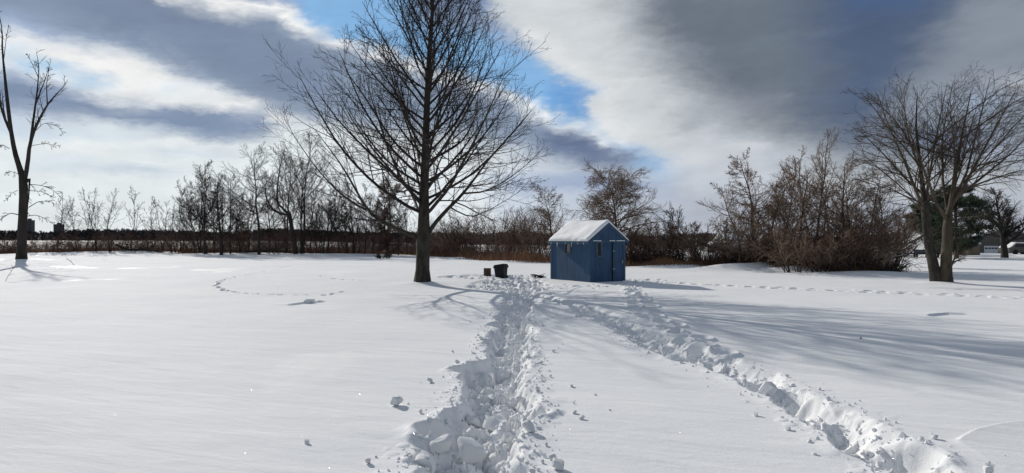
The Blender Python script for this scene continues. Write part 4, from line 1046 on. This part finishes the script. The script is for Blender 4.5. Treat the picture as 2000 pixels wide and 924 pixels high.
# thick snow on the slopes: a soft-edged slab
def roof_snow(side):
    nu, nv = 26, 44; e = w2_ + OV + .03; V = np.zeros((2, nu, nv, 3)); rg = np.random.default_rng(7 + side)
    uu = np.linspace(0, 1, nu)[:, None] * np.ones((1, nv)); vv = np.ones((nu, 1)) * np.linspace(0, .955, nv)[None]
    X = side * e * uu; Y = -l2_ - OE - .02 + vv * (SL + 2 * OE + .04)
    zb = RG_ - uu * e * math.tan(pitch) + .068
    edge = np.minimum.reduce([np.clip((1 - uu) / .06, 0, 1), np.clip(vv / .022, 0, 1), np.clip((.955 - vv) / .022, 0, 1)])
    th = (.115 + .05 * fbm(X * 1.6 + 4, Y * 1.2, 900 + side, 3) + .03 * fbm(X * 7, Y * 7, 920, 2) * (uu > .8)) * np.sqrt(np.clip(1 - (1 - edge) ** 2, 0, 1))
    X2 = X + side * .03 * (vnoise(Y * 5, uu * 0, 930) + .3) * (uu > .93)
    V[0] = np.stack([X, Y, zb], -1); V[1] = np.stack([X2, Y, zb + th + .004], -1)
    ix = np.arange(2 * nu * nv).reshape(2, nu, nv); Q = []
    for l in (0, 1): Q.append(np.stack([ix[l, :-1, :-1], ix[l, 1:, :-1], ix[l, 1:, 1:], ix[l, :-1, 1:]], -1).reshape(-1, 4))
    for a, b in ((ix[0, :, 0], ix[1, :, 0]), (ix[0, :, -1], ix[1, :, -1]), (ix[0, 0], ix[1, 0]), (ix[0, -1], ix[1, -1])):
        Q.append(np.stack([a[:-1], a[1:], b[1:], b[:-1]], -1))
    link('roof_snow', np_mesh('roof_snow', V.reshape(-1, 3), [np.concatenate(Q)]), M['sunlit_snow'], shed)
roof_snow(-1); roof_snow(1)
rg = random.Random(4)
for yy, ln in ((-.35, .20), (.75, .22), (.70, .14), (-1.2, .08), (.1, .07), (1.2, .09), (-.8, .06)):
    MB().cyl((-w2_ - OV - .012, yy, EV - OV * math.tan(pitch) - .03 - ln), .004, ln + .02, 6, 'z', .018).build('icicle', M['ice'], shed)
def shed_window(face, c, wd, z0, z1):
    h = MB(); t_ = .05
    def bx_(mb, a0, a1, zz0, zz1, d0, d1):
        if face == 'left': mb.box(-w2_ - d1, -w2_ - d0, a0, a1, zz0, zz1)
        else: mb.box(a0, a1, -l2_ - d1, -l2_ - d0, zz0, zz1)
    bx_(h, c - wd / 2 - t_, c - wd / 2, z0 - t_, z1 + t_, .002, .045); bx_(h, c + wd / 2, c + wd / 2 + t_, z0 - t_, z1 + t_, .002, .045)
    bx_(h, c - wd / 2, c + wd / 2, z1, z1 + t_, .002, .045)
    o = h.build('window', M['grey_trim'], shed)
    s_ = MB(); bx_(s_, c - wd / 2, c + wd / 2, z0 - t_, z0, .002, .075); s_.build('sill', M['grey_trim'], o)
    g = MB(); bx_(g, c - wd / 2, c + wd / 2, z0, z1, .003, .012); g.build('pane', M['glass_dark'], o)
    k = MB()
    for a in (c - wd / 2, c + wd / 2 - .03): bx_(k, a, a + .03, z0, z1, .013, .028)
    k.build('sash', M['blue_trim'], o)
    return o, bx_
wo_, bx_ = shed_window('left', .12, .38, 1.34, 1.84)
k = MB(); bx_(k, -.03, .16, 1.36, 1.84, .014, .020); k.build('curtain', M['curtain'], wo_)
shed_window('front', -.50, .22, 1.24, 1.80)
d_ = MB(); d_.box(.30, .90, -l2_ - .035, -l2_ - .003, .10, EV - .12); door = d_.build('door', M['shed_blue'], shed)
k = MB(); k.box(.27, .345, -l2_ - .060, -l2_ - .036, .10, EV - .12); k.box(.855, .90, -l2_ - .060, -l2_ - .036, .10, EV - .12); k.box(.345, .855, -l2_ - .060, -l2_ - .036, EV - .20, EV - .12); k.build('door_trim', M['blue_trim'], door)
MB().box(.235, .268, -l2_ - .024, -l2_ - .003, .05, EV - .12).build('door_gap_shade', M['char'], shed)  # dark strip standing in for the shade inside the gap beside the door
k = MB(); k.box(.24, .36, -l2_ - .078, -l2_ - .061, 1.42, 1.47); k.box(.24, .36, -l2_ - .078, -l2_ - .061, .62, .67); k.build('hinge', M['metal'], door)
k = MB(); k.cyl((.80, -l2_ - .10, .95), .018, .05, 10, 'y'); k.box(.77, .83, -l2_ - .062, -l2_ - .036, .88, 1.02); k.build('handle', M['metal'], door)

# ------------------------------------------------------------------ bin, chopping block, fire ashes
bx, by = gp(979, 541); zb = gz(bx, by)
binr = thing('trash_bin', 'black plastic wheeled trash bin tilted in the trodden snow left of the shed', 'trash bin', (bx, by, gzb(bx, by) - .08), R(-24))
binr.rotation_euler = (R(-3), R(-4), R(-24)); binr.scale = (.9, .9, .96)
def taper(w0, d0, w1, d1, z0, z1, dz=0.0):
    vs = [(-w0, -d0, z0), (w0, -d0, z0), (w0, d0, z0), (-w0, d0, z0), (-w1, -d1, z1), (w1, -d1, z1 + dz), (w1, d1, z1 + dz), (-w1, d1, z1)]
    return MB().add(vs, [(0, 3, 2, 1), (4, 5, 6, 7), (0, 1, 5, 4), (1, 2, 6, 5), (2, 3, 7, 6), (3, 0, 4, 7)])
taper(.245, .23, .30, .29, -.02, .62, .03).build('body', M['black_plastic'], binr, .02)
taper(.325, .315, .33, .32, .52, .60, .03).build('rim', M['black_plastic'], binr, .012)
taper(.335, .33, .27, .27, .625, .685, .045).build('lid', M['black_plastic'], binr, .02)
MB().box(.30, .37, -.2, .2, .60, .64).build('handle', M['black_plastic'], binr, .01)
MB().box(-.12, .12, -.325, -.305, .40, .50).build('grip', M['black_plastic'], binr, .006)
for s_ in (-1, 1): MB().cyl((.20, s_ * .25 - .03, .05), .10, .06, 20, 'y').build('wheel', M['black_plastic'], binr, .01)
bx, by = gp(952, 538)
blk = thing('log_round', 'squat brown log standing on end beside the black bin', 'log', (bx, by, gzb(bx, by) - .06), .4)
n_ = 20; rgl = np.random.default_rng(3)
th = np.arange(n_) / n_ * 6.283; prof = 1 + .05 * np.sin(th * 3 + 1) + rgl.normal(0, .02, n_)
V = []; 
for z_, k_ in ((-.02, 1.04), (.1, 1.0), (.28, .98), (.395, 1.0), (.41, .97)):
    V += [(.185 * k_ * p * math.cos(a), .185 * k_ * p * math.sin(a), z_) for a, p in zip(th, prof)]
k = MB(); k.add(V, [(r_ * n_ + i, r_ * n_ + (i + 1) % n_, (r_ + 1) * n_ + (i + 1) % n_, (r_ + 1) * n_ + i) for r_ in range(4) for i in range(n_)]); k.build('bark', M['wood_cut'], blk)
V2 = [v for v in V[-n_:]]; MB().add([(v[0], v[1], v[2]) for v in V2] + [(0, 0, .405)], [(i, (i + 1) % n_, n_) for i in range(n_)]).build('cut_face', M['wood_cut'], blk)
bx, by = gp(1050, 543)
rng = np.random.default_rng(91)
q, r_ = grow(rng, np.stack([bx + rng.normal(0, .16, 26), by + rng.normal(0, .12, 26), gz(bx, by) + rng.uniform(-.03, .10, 26)], -1), np.stack([rng.normal(0, 1, 26), rng.normal(0, 1, 26), rng.uniform(-.1, .35, 26)], -1), rng.uniform(.15, .45, 26), rng.uniform(.012, .035, 26), .01, 4, .08, 0)
b0 = np.array([bx, by, gz(bx, by)])
tag(link('stick_pile', wood_mesh('stick_pile', [(q, r_, 6)], b0), M['char'], None, b0), 'small dark heap of charred sticks in the snow left of the shed', 'stick pile')

# ------------------------------------------------------------------ fallen wood and twigs in the snow
def log(label, pts, r0, r1, m, seed, snow=True, name='fallen_log'):
    rng = np.random.default_rng(seed); p = smooth_path(pts, 10); b = p[0].copy()
    o = thing(name, label, 'fallen trunk', b)
    R_ = np.linspace(r0, r1, 10)
    link('trunk', trunk_mesh('trunk', p, R_, 9, b, 0, seed), m, o)
    l2 = spawn(rng, p[None], R_[None], np.array([0]), 9, .35, 1.0, 45, 15, .3, 6, .12, .05, .35, .015); l3 = spawn(rng, *l2, 4, .2, 1, 45, 12, .5, 4, .12, .02, .6, .01)
    link('twigs', wood_mesh('twigs', [(l2[0], l2[1], 4), (l3[0], l3[1], 3)], b), m, o)
    if snow:
        q = p.copy(); q[:, 2] += R_ * .62; link('snow_cap', wood_mesh('snow_cap', [(q[1:-1][None], (R_ * .62)[1:-1][None], 7)], b), M['snow'], o)
log('long dark fallen trunk lying in the brush left of the thicket', [W(1370, 476, 44), W(1420, 492, 43), W(1470, 508, 42), W(1500, 518, 42)], .09, .12, M['bark_grey'], 801, False)
log('dark log lying in the brush below the first saplings', [W(228, 478, 90), W(250, 488, 89), W(285, 487, 89), W(318, 493, 88)], .18, .10, M['bark_grey'], 803, False)
log('dark log at the foot of the leaning snapped tree', [W(480, 492, 82), W(530, 488, 81), W(560, 494, 81)], .16, .08, M['bark_grey'], 804, False)
log('snow-dusted fallen limb pointing at the white house', [W(1722, 505, 37), W(1752, 502, 37), W(1775, 498, 37), W(1792, 480, 37)], .07, .03, M['bark_grey'], 805)
def twig(label, px, py, hgt, lean, seed):
    rng = np.random.default_rng(seed); x, y = gp(px, py); b = np.array([x, y, gz(x, y) - .03])
    q, r_ = grow(rng, b[None], np.array([[lean, .1, 1.0]]), [hgt], [.018 * (y / 50)], .008, 6, .1, 0)
    l1 = spawn(rng, q, r_, np.array([0]), 3, .4, .9, 40, 10, .5, 4, .1, 0, .7, .008)
    tag(link('twig', wood_mesh('twig', [(q, r_, 4), (l1[0], l1[1], 3)], b), M['twig_tan'], None, b), label, 'twig')
twig('thin forked twig poking out of the snow right of the half-dead tree', 148, 521, .9, -.8, 811)
twig('thin twig poking out of the snow at the left edge', 10, 549, .75, .5, 812)
twig('small twig in the snow below the hedge drift', 1512, 529, .45, .9, 813)
twig('short dark twig lying on the shaded snow at the right', 1672, 661, .12, 2.0, 814)

# ------------------------------------------------------------------ loose snow clumps
def clump_mesh(seed, flat=.7):
    import bmesh
    rng = np.random.default_rng(seed); bm = bmesh.new(); bmesh.ops.create_icosphere(bm, subdivisions=3, radius=1.0)
    cuts = [(norm(rng.normal(0, 1, 3)), rng.uniform(.45, .8)) for _ in range(11)]
    V = np.array([v.co[:] for v in bm.verts])
    V *= (1 + .35 * fbm(V[:, 0] * 1.4 + seed, V[:, 1] * 1.4 + V[:, 2] * 1.7, seed, 3))[:, None]
    for nrm, dd in cuts:
        s = V @ nrm; V -= np.outer(np.clip(s - dd, 0, None) * .97, nrm)
    V *= (1 + .09 * fbm(V[:, 0] * 5 + seed, V[:, 1] * 5 + V[:, 2] * 4, seed + 9, 3))[:, None]
    V *= np.array([1, rng.uniform(.65, .95), flat])
    for v, p in zip(bm.verts, V): v.co = p
    me = bpy.data.meshes.new('snow_clump'); bm.to_mesh(me); bm.free()
    me.polygons.foreach_set('use_smooth', [True] * len(me.polygons)); me.materials.append(M['snow']); me.set_sharp_from_angle(angle=R(24))
    return me
CL = [clump_mesh(s, f) for s, f in ((1, .75), (2, .6), (3, .85), (4, .5), (5, .7), (6, .9), (7, .65), (8, .8))]
rng = np.random.default_rng(77)
def clump(px, py, r, label, group=None, v=None, sink=.35):
    x, y = gp(px, py)
    return clump_at(x, y, r, label, group, v, sink)
def clump_at(x, y, r, label, group=None, v=None, sink=.35):
    o = bpy.data.objects.new('snow_clump', CL[int(rng.integers(8)) if v is None else v]); col.objects.link(o)
    o.location = (x, y, gz(x, y) + r * (.6 - sink)); o.scale = (r, r, r); o.rotation_euler = (rng.uniform(-.4, .4), rng.uniform(-.4, .4), rng.uniform(0, 6.28))
    return tag(o, label, 'snow clump', group)
clump(774, 792, .105, 'biggest loose snow clump, alone on the smooth snow left of the trail', None, 4, .2)
clump(600, 866, .04, 'small grey snow clump farthest left in the foreground', None, 0, .2)
clump(841, 745, .065, 'loose flat snow clump between the big loose one and the trail', None, 3, .2)
clump(602, 592, .20, 'low weathered snow lump on the open snow below the animal tracks', None, 1, .5)
clump(1092, 916, .075, 'loose snow clump at the bottom edge right of the trail', None, 2, .1)
clump(1080, 896, .045, 'oval snow clump just above the one at the bottom edge', None, 5, .1)
clump(1035, 848, .095, 'large broken snow block right of the trail in the foreground', None, 6, .2)
clump(1500, 748, .16, 'rounded snow block at the lip of the right-hand trail', None, 5, .35)
clump(924, 792, .10, 'tall upright snow block standing in the trail', None, 2, .2)
clump(918, 850, .17, 'large snow block in the trail near the viewer', None, 0, .3)
clump(832, 890, .17, 'largest snow block, beside the sharp-edged hole in the trail', None, 7, .4)
G1 = 'loose snow clumps along the trodden trail'
for k in range(48):
    y = 5.2 + 13 * rng.random() ** 1.5; s_ = 1 if rng.random() < .55 else -1
    cx = np.interp(y, T1y, T1x); hw = np.interp(y, T1y, T1w)
    clump_at(cx + s_ * (hw + .08 + abs(rng.normal(0, .28))), y, .018 + .035 * rng.random() ** 2, 'loose little snow clump on smooth snow beside the long trodden trail', G1, sink=.15)
G2 = 'broken snow blocks in the trodden trail'
for k in range(115):
    y = 5.0 + 15 * rng.random() ** 1.6
    cx = np.interp(y, T1y, T1x); hw = np.interp(y, T1y, T1w)
    clump_at(cx + rng.uniform(-1.05, 1) * hw, y, .03 + (.13 if y < 7.6 else .08) * rng.random() ** 2, 'broken snow block lying inside the long trodden trail', G2, sink=.3)
G3 = 'loose snow clumps along the right-hand trail'
T2a = np.array(T2)
for k in range(52):
    y = 5.2 + 12 * rng.random() ** 1.3
    xx = np.interp(y, T2a[:, 1], T2a[:, 0])
    clump_at(xx + rng.normal(0, .30), y, .02 + .045 * rng.random() ** 2, 'loose snow clump in or beside the narrower right-hand trail', G3, sink=.25)

# ---- crumbs: what nobody could count
import bmesh
bm = bmesh.new(); bmesh.ops.create_icosphere(bm, subdivisions=1, radius=1.0)
IV = np.array([v.co[:] for v in bm.verts]); IF = np.array([[v.index for v in f.verts] for f in bm.faces]); bm.free()
rng = np.random.default_rng(88)
cp = []
for k in range(4600):
    one = rng.random() < .62
    y = 4.9 + (15 if one else 11) * rng.random() ** 1.5
    if one:
        cx = np.interp(y, T1y, T1x); hw = np.interp(y, T1y, T1w); q = rng.random() < .66
        x = cx + (rng.uniform(-1, 1) * hw if q else np.sign(rng.normal()) * (hw + abs(rng.normal(0, .14))))
    else: x = np.interp(y, T2a[:, 1], T2a[:, 0]) + rng.normal(0, .27); q = abs(rng.normal()) > 1.2
    r = .007 + (.026 if q else .014) * rng.random() ** 2.2
    cp.append((x, y, gz(x, y) + r * .3, r))
cp = np.array(cp); n = len(cp)
sc3 = cp[:, 3, None, None] * rng.uniform(.6, 1.25, (n, 1, 3)) * (1 + .28 * rng.normal(0, 1, (n, 12, 1)).clip(-1.6, 1.6))
an = rng.uniform(0, 6.28, n); ca_, sa_ = np.cos(an)[:, None], np.sin(an)[:, None]
V = IV[None] * sc3; V = np.stack([V[..., 0] * ca_ - V[..., 1] * sa_, V[..., 0] * sa_ + V[..., 1] * ca_, V[..., 2]], -1) + cp[:, None, :3]
tag(link('snow_crumbs', np_mesh('snow_crumbs', V.reshape(-1, 3), [(IF[None] + np.arange(n)[:, None, None] * 12).reshape(-1, 3)], False), M['snow']), 'fine crumbs of snow scattered in and along the trodden trails', 'snow crumbs', kind='stuff')

# ------------------------------------------------------------------ houses at the right
def gable_house(name, label, cat, px, d, yaw, w, l, ev, rg_, wall_m, snow=.14, ov=.35):
    x = (px - CX) / F * d; o = thing(name, label, cat, (x, d, gzb(x, d) - .1), R(yaw)); w_, l_ = w / 2, l / 2; tn = (rg_ - ev) / w_
    MB().prism([(-w_, -.2), (w_, -.2), (w_, ev), (0, rg_), (-w_, ev)], -l_, l_).build('wall', wall_m, o)
    e = w_ + ov; ze = ev - ov * tn
    rf = MB().prism([(-e, ze + .02), (0, rg_ + .02), (e, ze + .02), (e, ze + .2), (0, rg_ + .2), (-e, ze + .2)], -l_ - ov, l_ + ov).build('roof', M['white_paint'], o)
    if snow: MB().prism([(-e + .03, ze + .205 + .03 * tn), (0, rg_ + .205), (e - .03, ze + .205 + .03 * tn), (e - .03, ze + .2 + snow), (0, rg_ + .2 + snow), (-e + .03, ze + .2 + snow)], -l_ - ov + .04, l_ + ov - .04).build('roof_snow', M['snow'], rf)
    return o, w_, l_
def win(o, wall_y, x0, x1, z0, z1, fm='white_paint', side='front', w_=0):
    t_ = .09; k = MB(); g = MB()
    if side == 'front':
        for a, b, c, e in ((x0 - t_, x0, z0 - t_, z1 + t_), (x1, x1 + t_, z0 - t_, z1 + t_), (x0, x1, z1, z1 + t_), (x0, x1, z0 - t_, z0)): k.box(a, b, wall_y - .07, wall_y - .003, c, e)
        g.box(x0, x1, wall_y - .03, wall_y - .004, z0, z1)
    else:
        for a, b, c, e in ((x0 - t_, x0, z0 - t_, z1 + t_), (x1, x1 + t_, z0 - t_, z1 + t_), (x0, x1, z1, z1 + t_), (x0, x1, z0 - t_, z0)): k.box(-w_ - .07, -w_ - .003, a, b, c, e)
        g.box(-w_ - .03, -w_ - .004, x0, x1, z0, z1)
    f = k.build('window', M[fm], o); g.build('pane', M['glass_dark'], f)
# white house: ridge across the view, snow roof towards us
o, w_, l_ = gable_house('white_house', 'white house with a snow-covered roof, half hidden behind the left trunk', 'house', 1806, 92, 96, 6.5, 4.2, 1.35, 4.3, M['white_wall'])
win(o, 0, -1.4, -.5, .5, 1.1, side='left', w_=w_); win(o, 0, .4, 1.3, .5, 1.1, side='left', w_=w_)
# raised wooden deck with a black barrel
dx_, dy0 = (1800 - CX) / F * 70, 70.0
deck = thing('raised_deck', 'grey raised platform on posts in front of the white house', 'deck', (dx_, dy0, gzb(dx_, dy0) - .05), 0)
MB().box(-1.35, 1.35, -.9, .9, .36, .48).build('floor', M['char'], deck)
MB().box(-1.35, 1.35, -.93, -.902, .481, .86).build('side_board', M['grey_trim'], deck)
for sx_ in (-1.2, 0, 1.2):
    for sy_ in (-.8, .8): MB().box(sx_ - .07, sx_ + .07, sy_ - .07, sy_ + .07, -.1, .358).build('leg', M['char'], deck)
bar = thing('barrel', 'black barrel standing at the front of the raised platform', 'barrel', (dx_ + .35, dy0 - 1.25, gzb(dx_, dy0) + .0), 0)
MB().cyl((0, 0, 0), .28, .45, 20, 'z', .32).add([], []).build('body', M['black_plastic'], bar, .02)
MB().cyl((0, 0, .455), .32, .44, 20, 'z', .26).build('lid', M['black_plastic'], bar, .03)
# grey shed, brown lean-to
o, w_, l_ = gable_house('grey_shed', 'small grey shed with a snowy low roof right of the twin trunks', 'shed', 1864, 82, 12, 3.4, 3, 1.6, 2.2, M['grey_wall'], .10, .15)
o, w_, l_ = gable_house('tan_hut', 'small tan wooden hut between the grey shed and the dark house', 'shed', 1889, 80, 5, 1.6, 2, 1.35, 1.6, M['tan_wall'], .05, .08)
# dark house with gable to the front
o, w_, l_ = gable_house('dark_house', 'low dark house with a broad snowy gable and a white garage door', 'house', 1925, 96, -4, 9.0, 8, 1.9, 3.5, M['dark_wall'], .12, .5)
win(o, -l_, 1.55, 2.05, .15, .95)
g = MB(); g.box(-2.6, -.85, -l_ - .06, -l_ - .004, -.1, 1.05); gd = g.build('garage_door', M['white_paint'], o)
k = MB()
for i in range(4): k.box(-2.5 + i * .42, -2.18 + i * .42, -l_ - .075, -l_ - .062, .62, .82)
k.build('pane', M['glass_dark'], gd)
MB().box(-.3, .4, -l_ - .05, -l_ - .004, -.1, 1.2).build('door', M['char'], o)
o, w_, l_ = gable_house('farm_house', 'pale house with a snowy roof seen through the thicket', 'house', 1470, 98, 92, 6, 9, 1.5, 2.9, M['white_wall'])
win(o, 0, -2.4, -1.4, .3, 1.0, side='left', w_=w_); win(o, 0, 1.2, 2.2, .3, 1.0, side='left', w_=w_)
o, w_, l_ = gable_house('low_barn', 'snow-roofed low barn glimpsed between the thicket stems', 'barn', 1528, 92, 90, 5, 4.6, 1.2, 2.5, M['dark_wall'])
# snow-covered parked car at the right edge and one behind the thicket
def snowy_car(label, px, d, yaw):
    x = (px - CX) / F * d; o = thing('parked_car', label, 'car', (x, d, gzb(x, d) - .05), R(yaw))
    pr = [(-2.1, .28), (2.1, .28), (2.15, .72), (1.15, .88), (.6, 1.36), (-1.2, 1.40), (-1.75, .95), (-2.15, .85)]
    MB().prism(pr, -.85, .85).build('body', M['dark_wall'], o, .05)
    MB().prism([(2.12, .735), (1.18, .90), (.62, 1.38), (-1.2, 1.42), (-1.75, .97), (-2.12, .87), (-1.78, 1.12), (-1.25, 1.55), (.66, 1.50), (1.2, 1.02), (2.1, .86)], -.83, .83).build('snow_cover', M['snow'], o, .02)
    for a in (-1.3, 1.3):
        for s_ in (-1, 1): MB().cyl((a, s_ * .80 - .1, .32), .32, .2, 20, 'y').build('wheel', M['black_plastic'], o, .02)
    k = MB(); k.prism([(.52, .92), (.40, 1.28), (-1.1, 1.32), (-1.5, .95)], -.862, -.852); k.build('side_window', M['glass_dark'], o)
snowy_car('snow-covered car parked at the far right edge', 1990, 84, 8)
snowy_car('rounded snow-covered car behind the brush left of the thicket', 1407, 92, 5)

# ------------------------------------------------------------------ towers on the far skyline
def tower(label, px, top, w, d, floors):
    x = (px - CX) / F * d; h = CAM_H + (HY - top) / F * d; o = thing('apartment_tower', label, 'building', (x, d, 0), R(6))
    MB().box(-w / 2, w / 2, -w / 2, w / 2, -1, h).build('wall', M['tower'], o)
    MB().box(-w / 5, w / 5, -w / 5, w / 5, h + .003, h + 3).build('roof_house', M['tower'], o)
    for i in range(floors):
        z = h * (.35 + .6 * i / floors)
        k = MB()
        for j in range(6): a = -w / 2 + w * (j + .25) / 6; k.box(a, a + w / 12, -w / 2 - .12, -w / 2 - .01, z, z + 1.5)
        k.build('window', M['glass_dark'], o)
tower('dark square tower block on the far skyline beside the half-dead tree', 58, 430, 12, 1300, 6)
tower('smaller dark tower block on the far skyline, right of the first', 115, 438, 15, 1500, 5)
print('objects', len(bpy.data.objects))
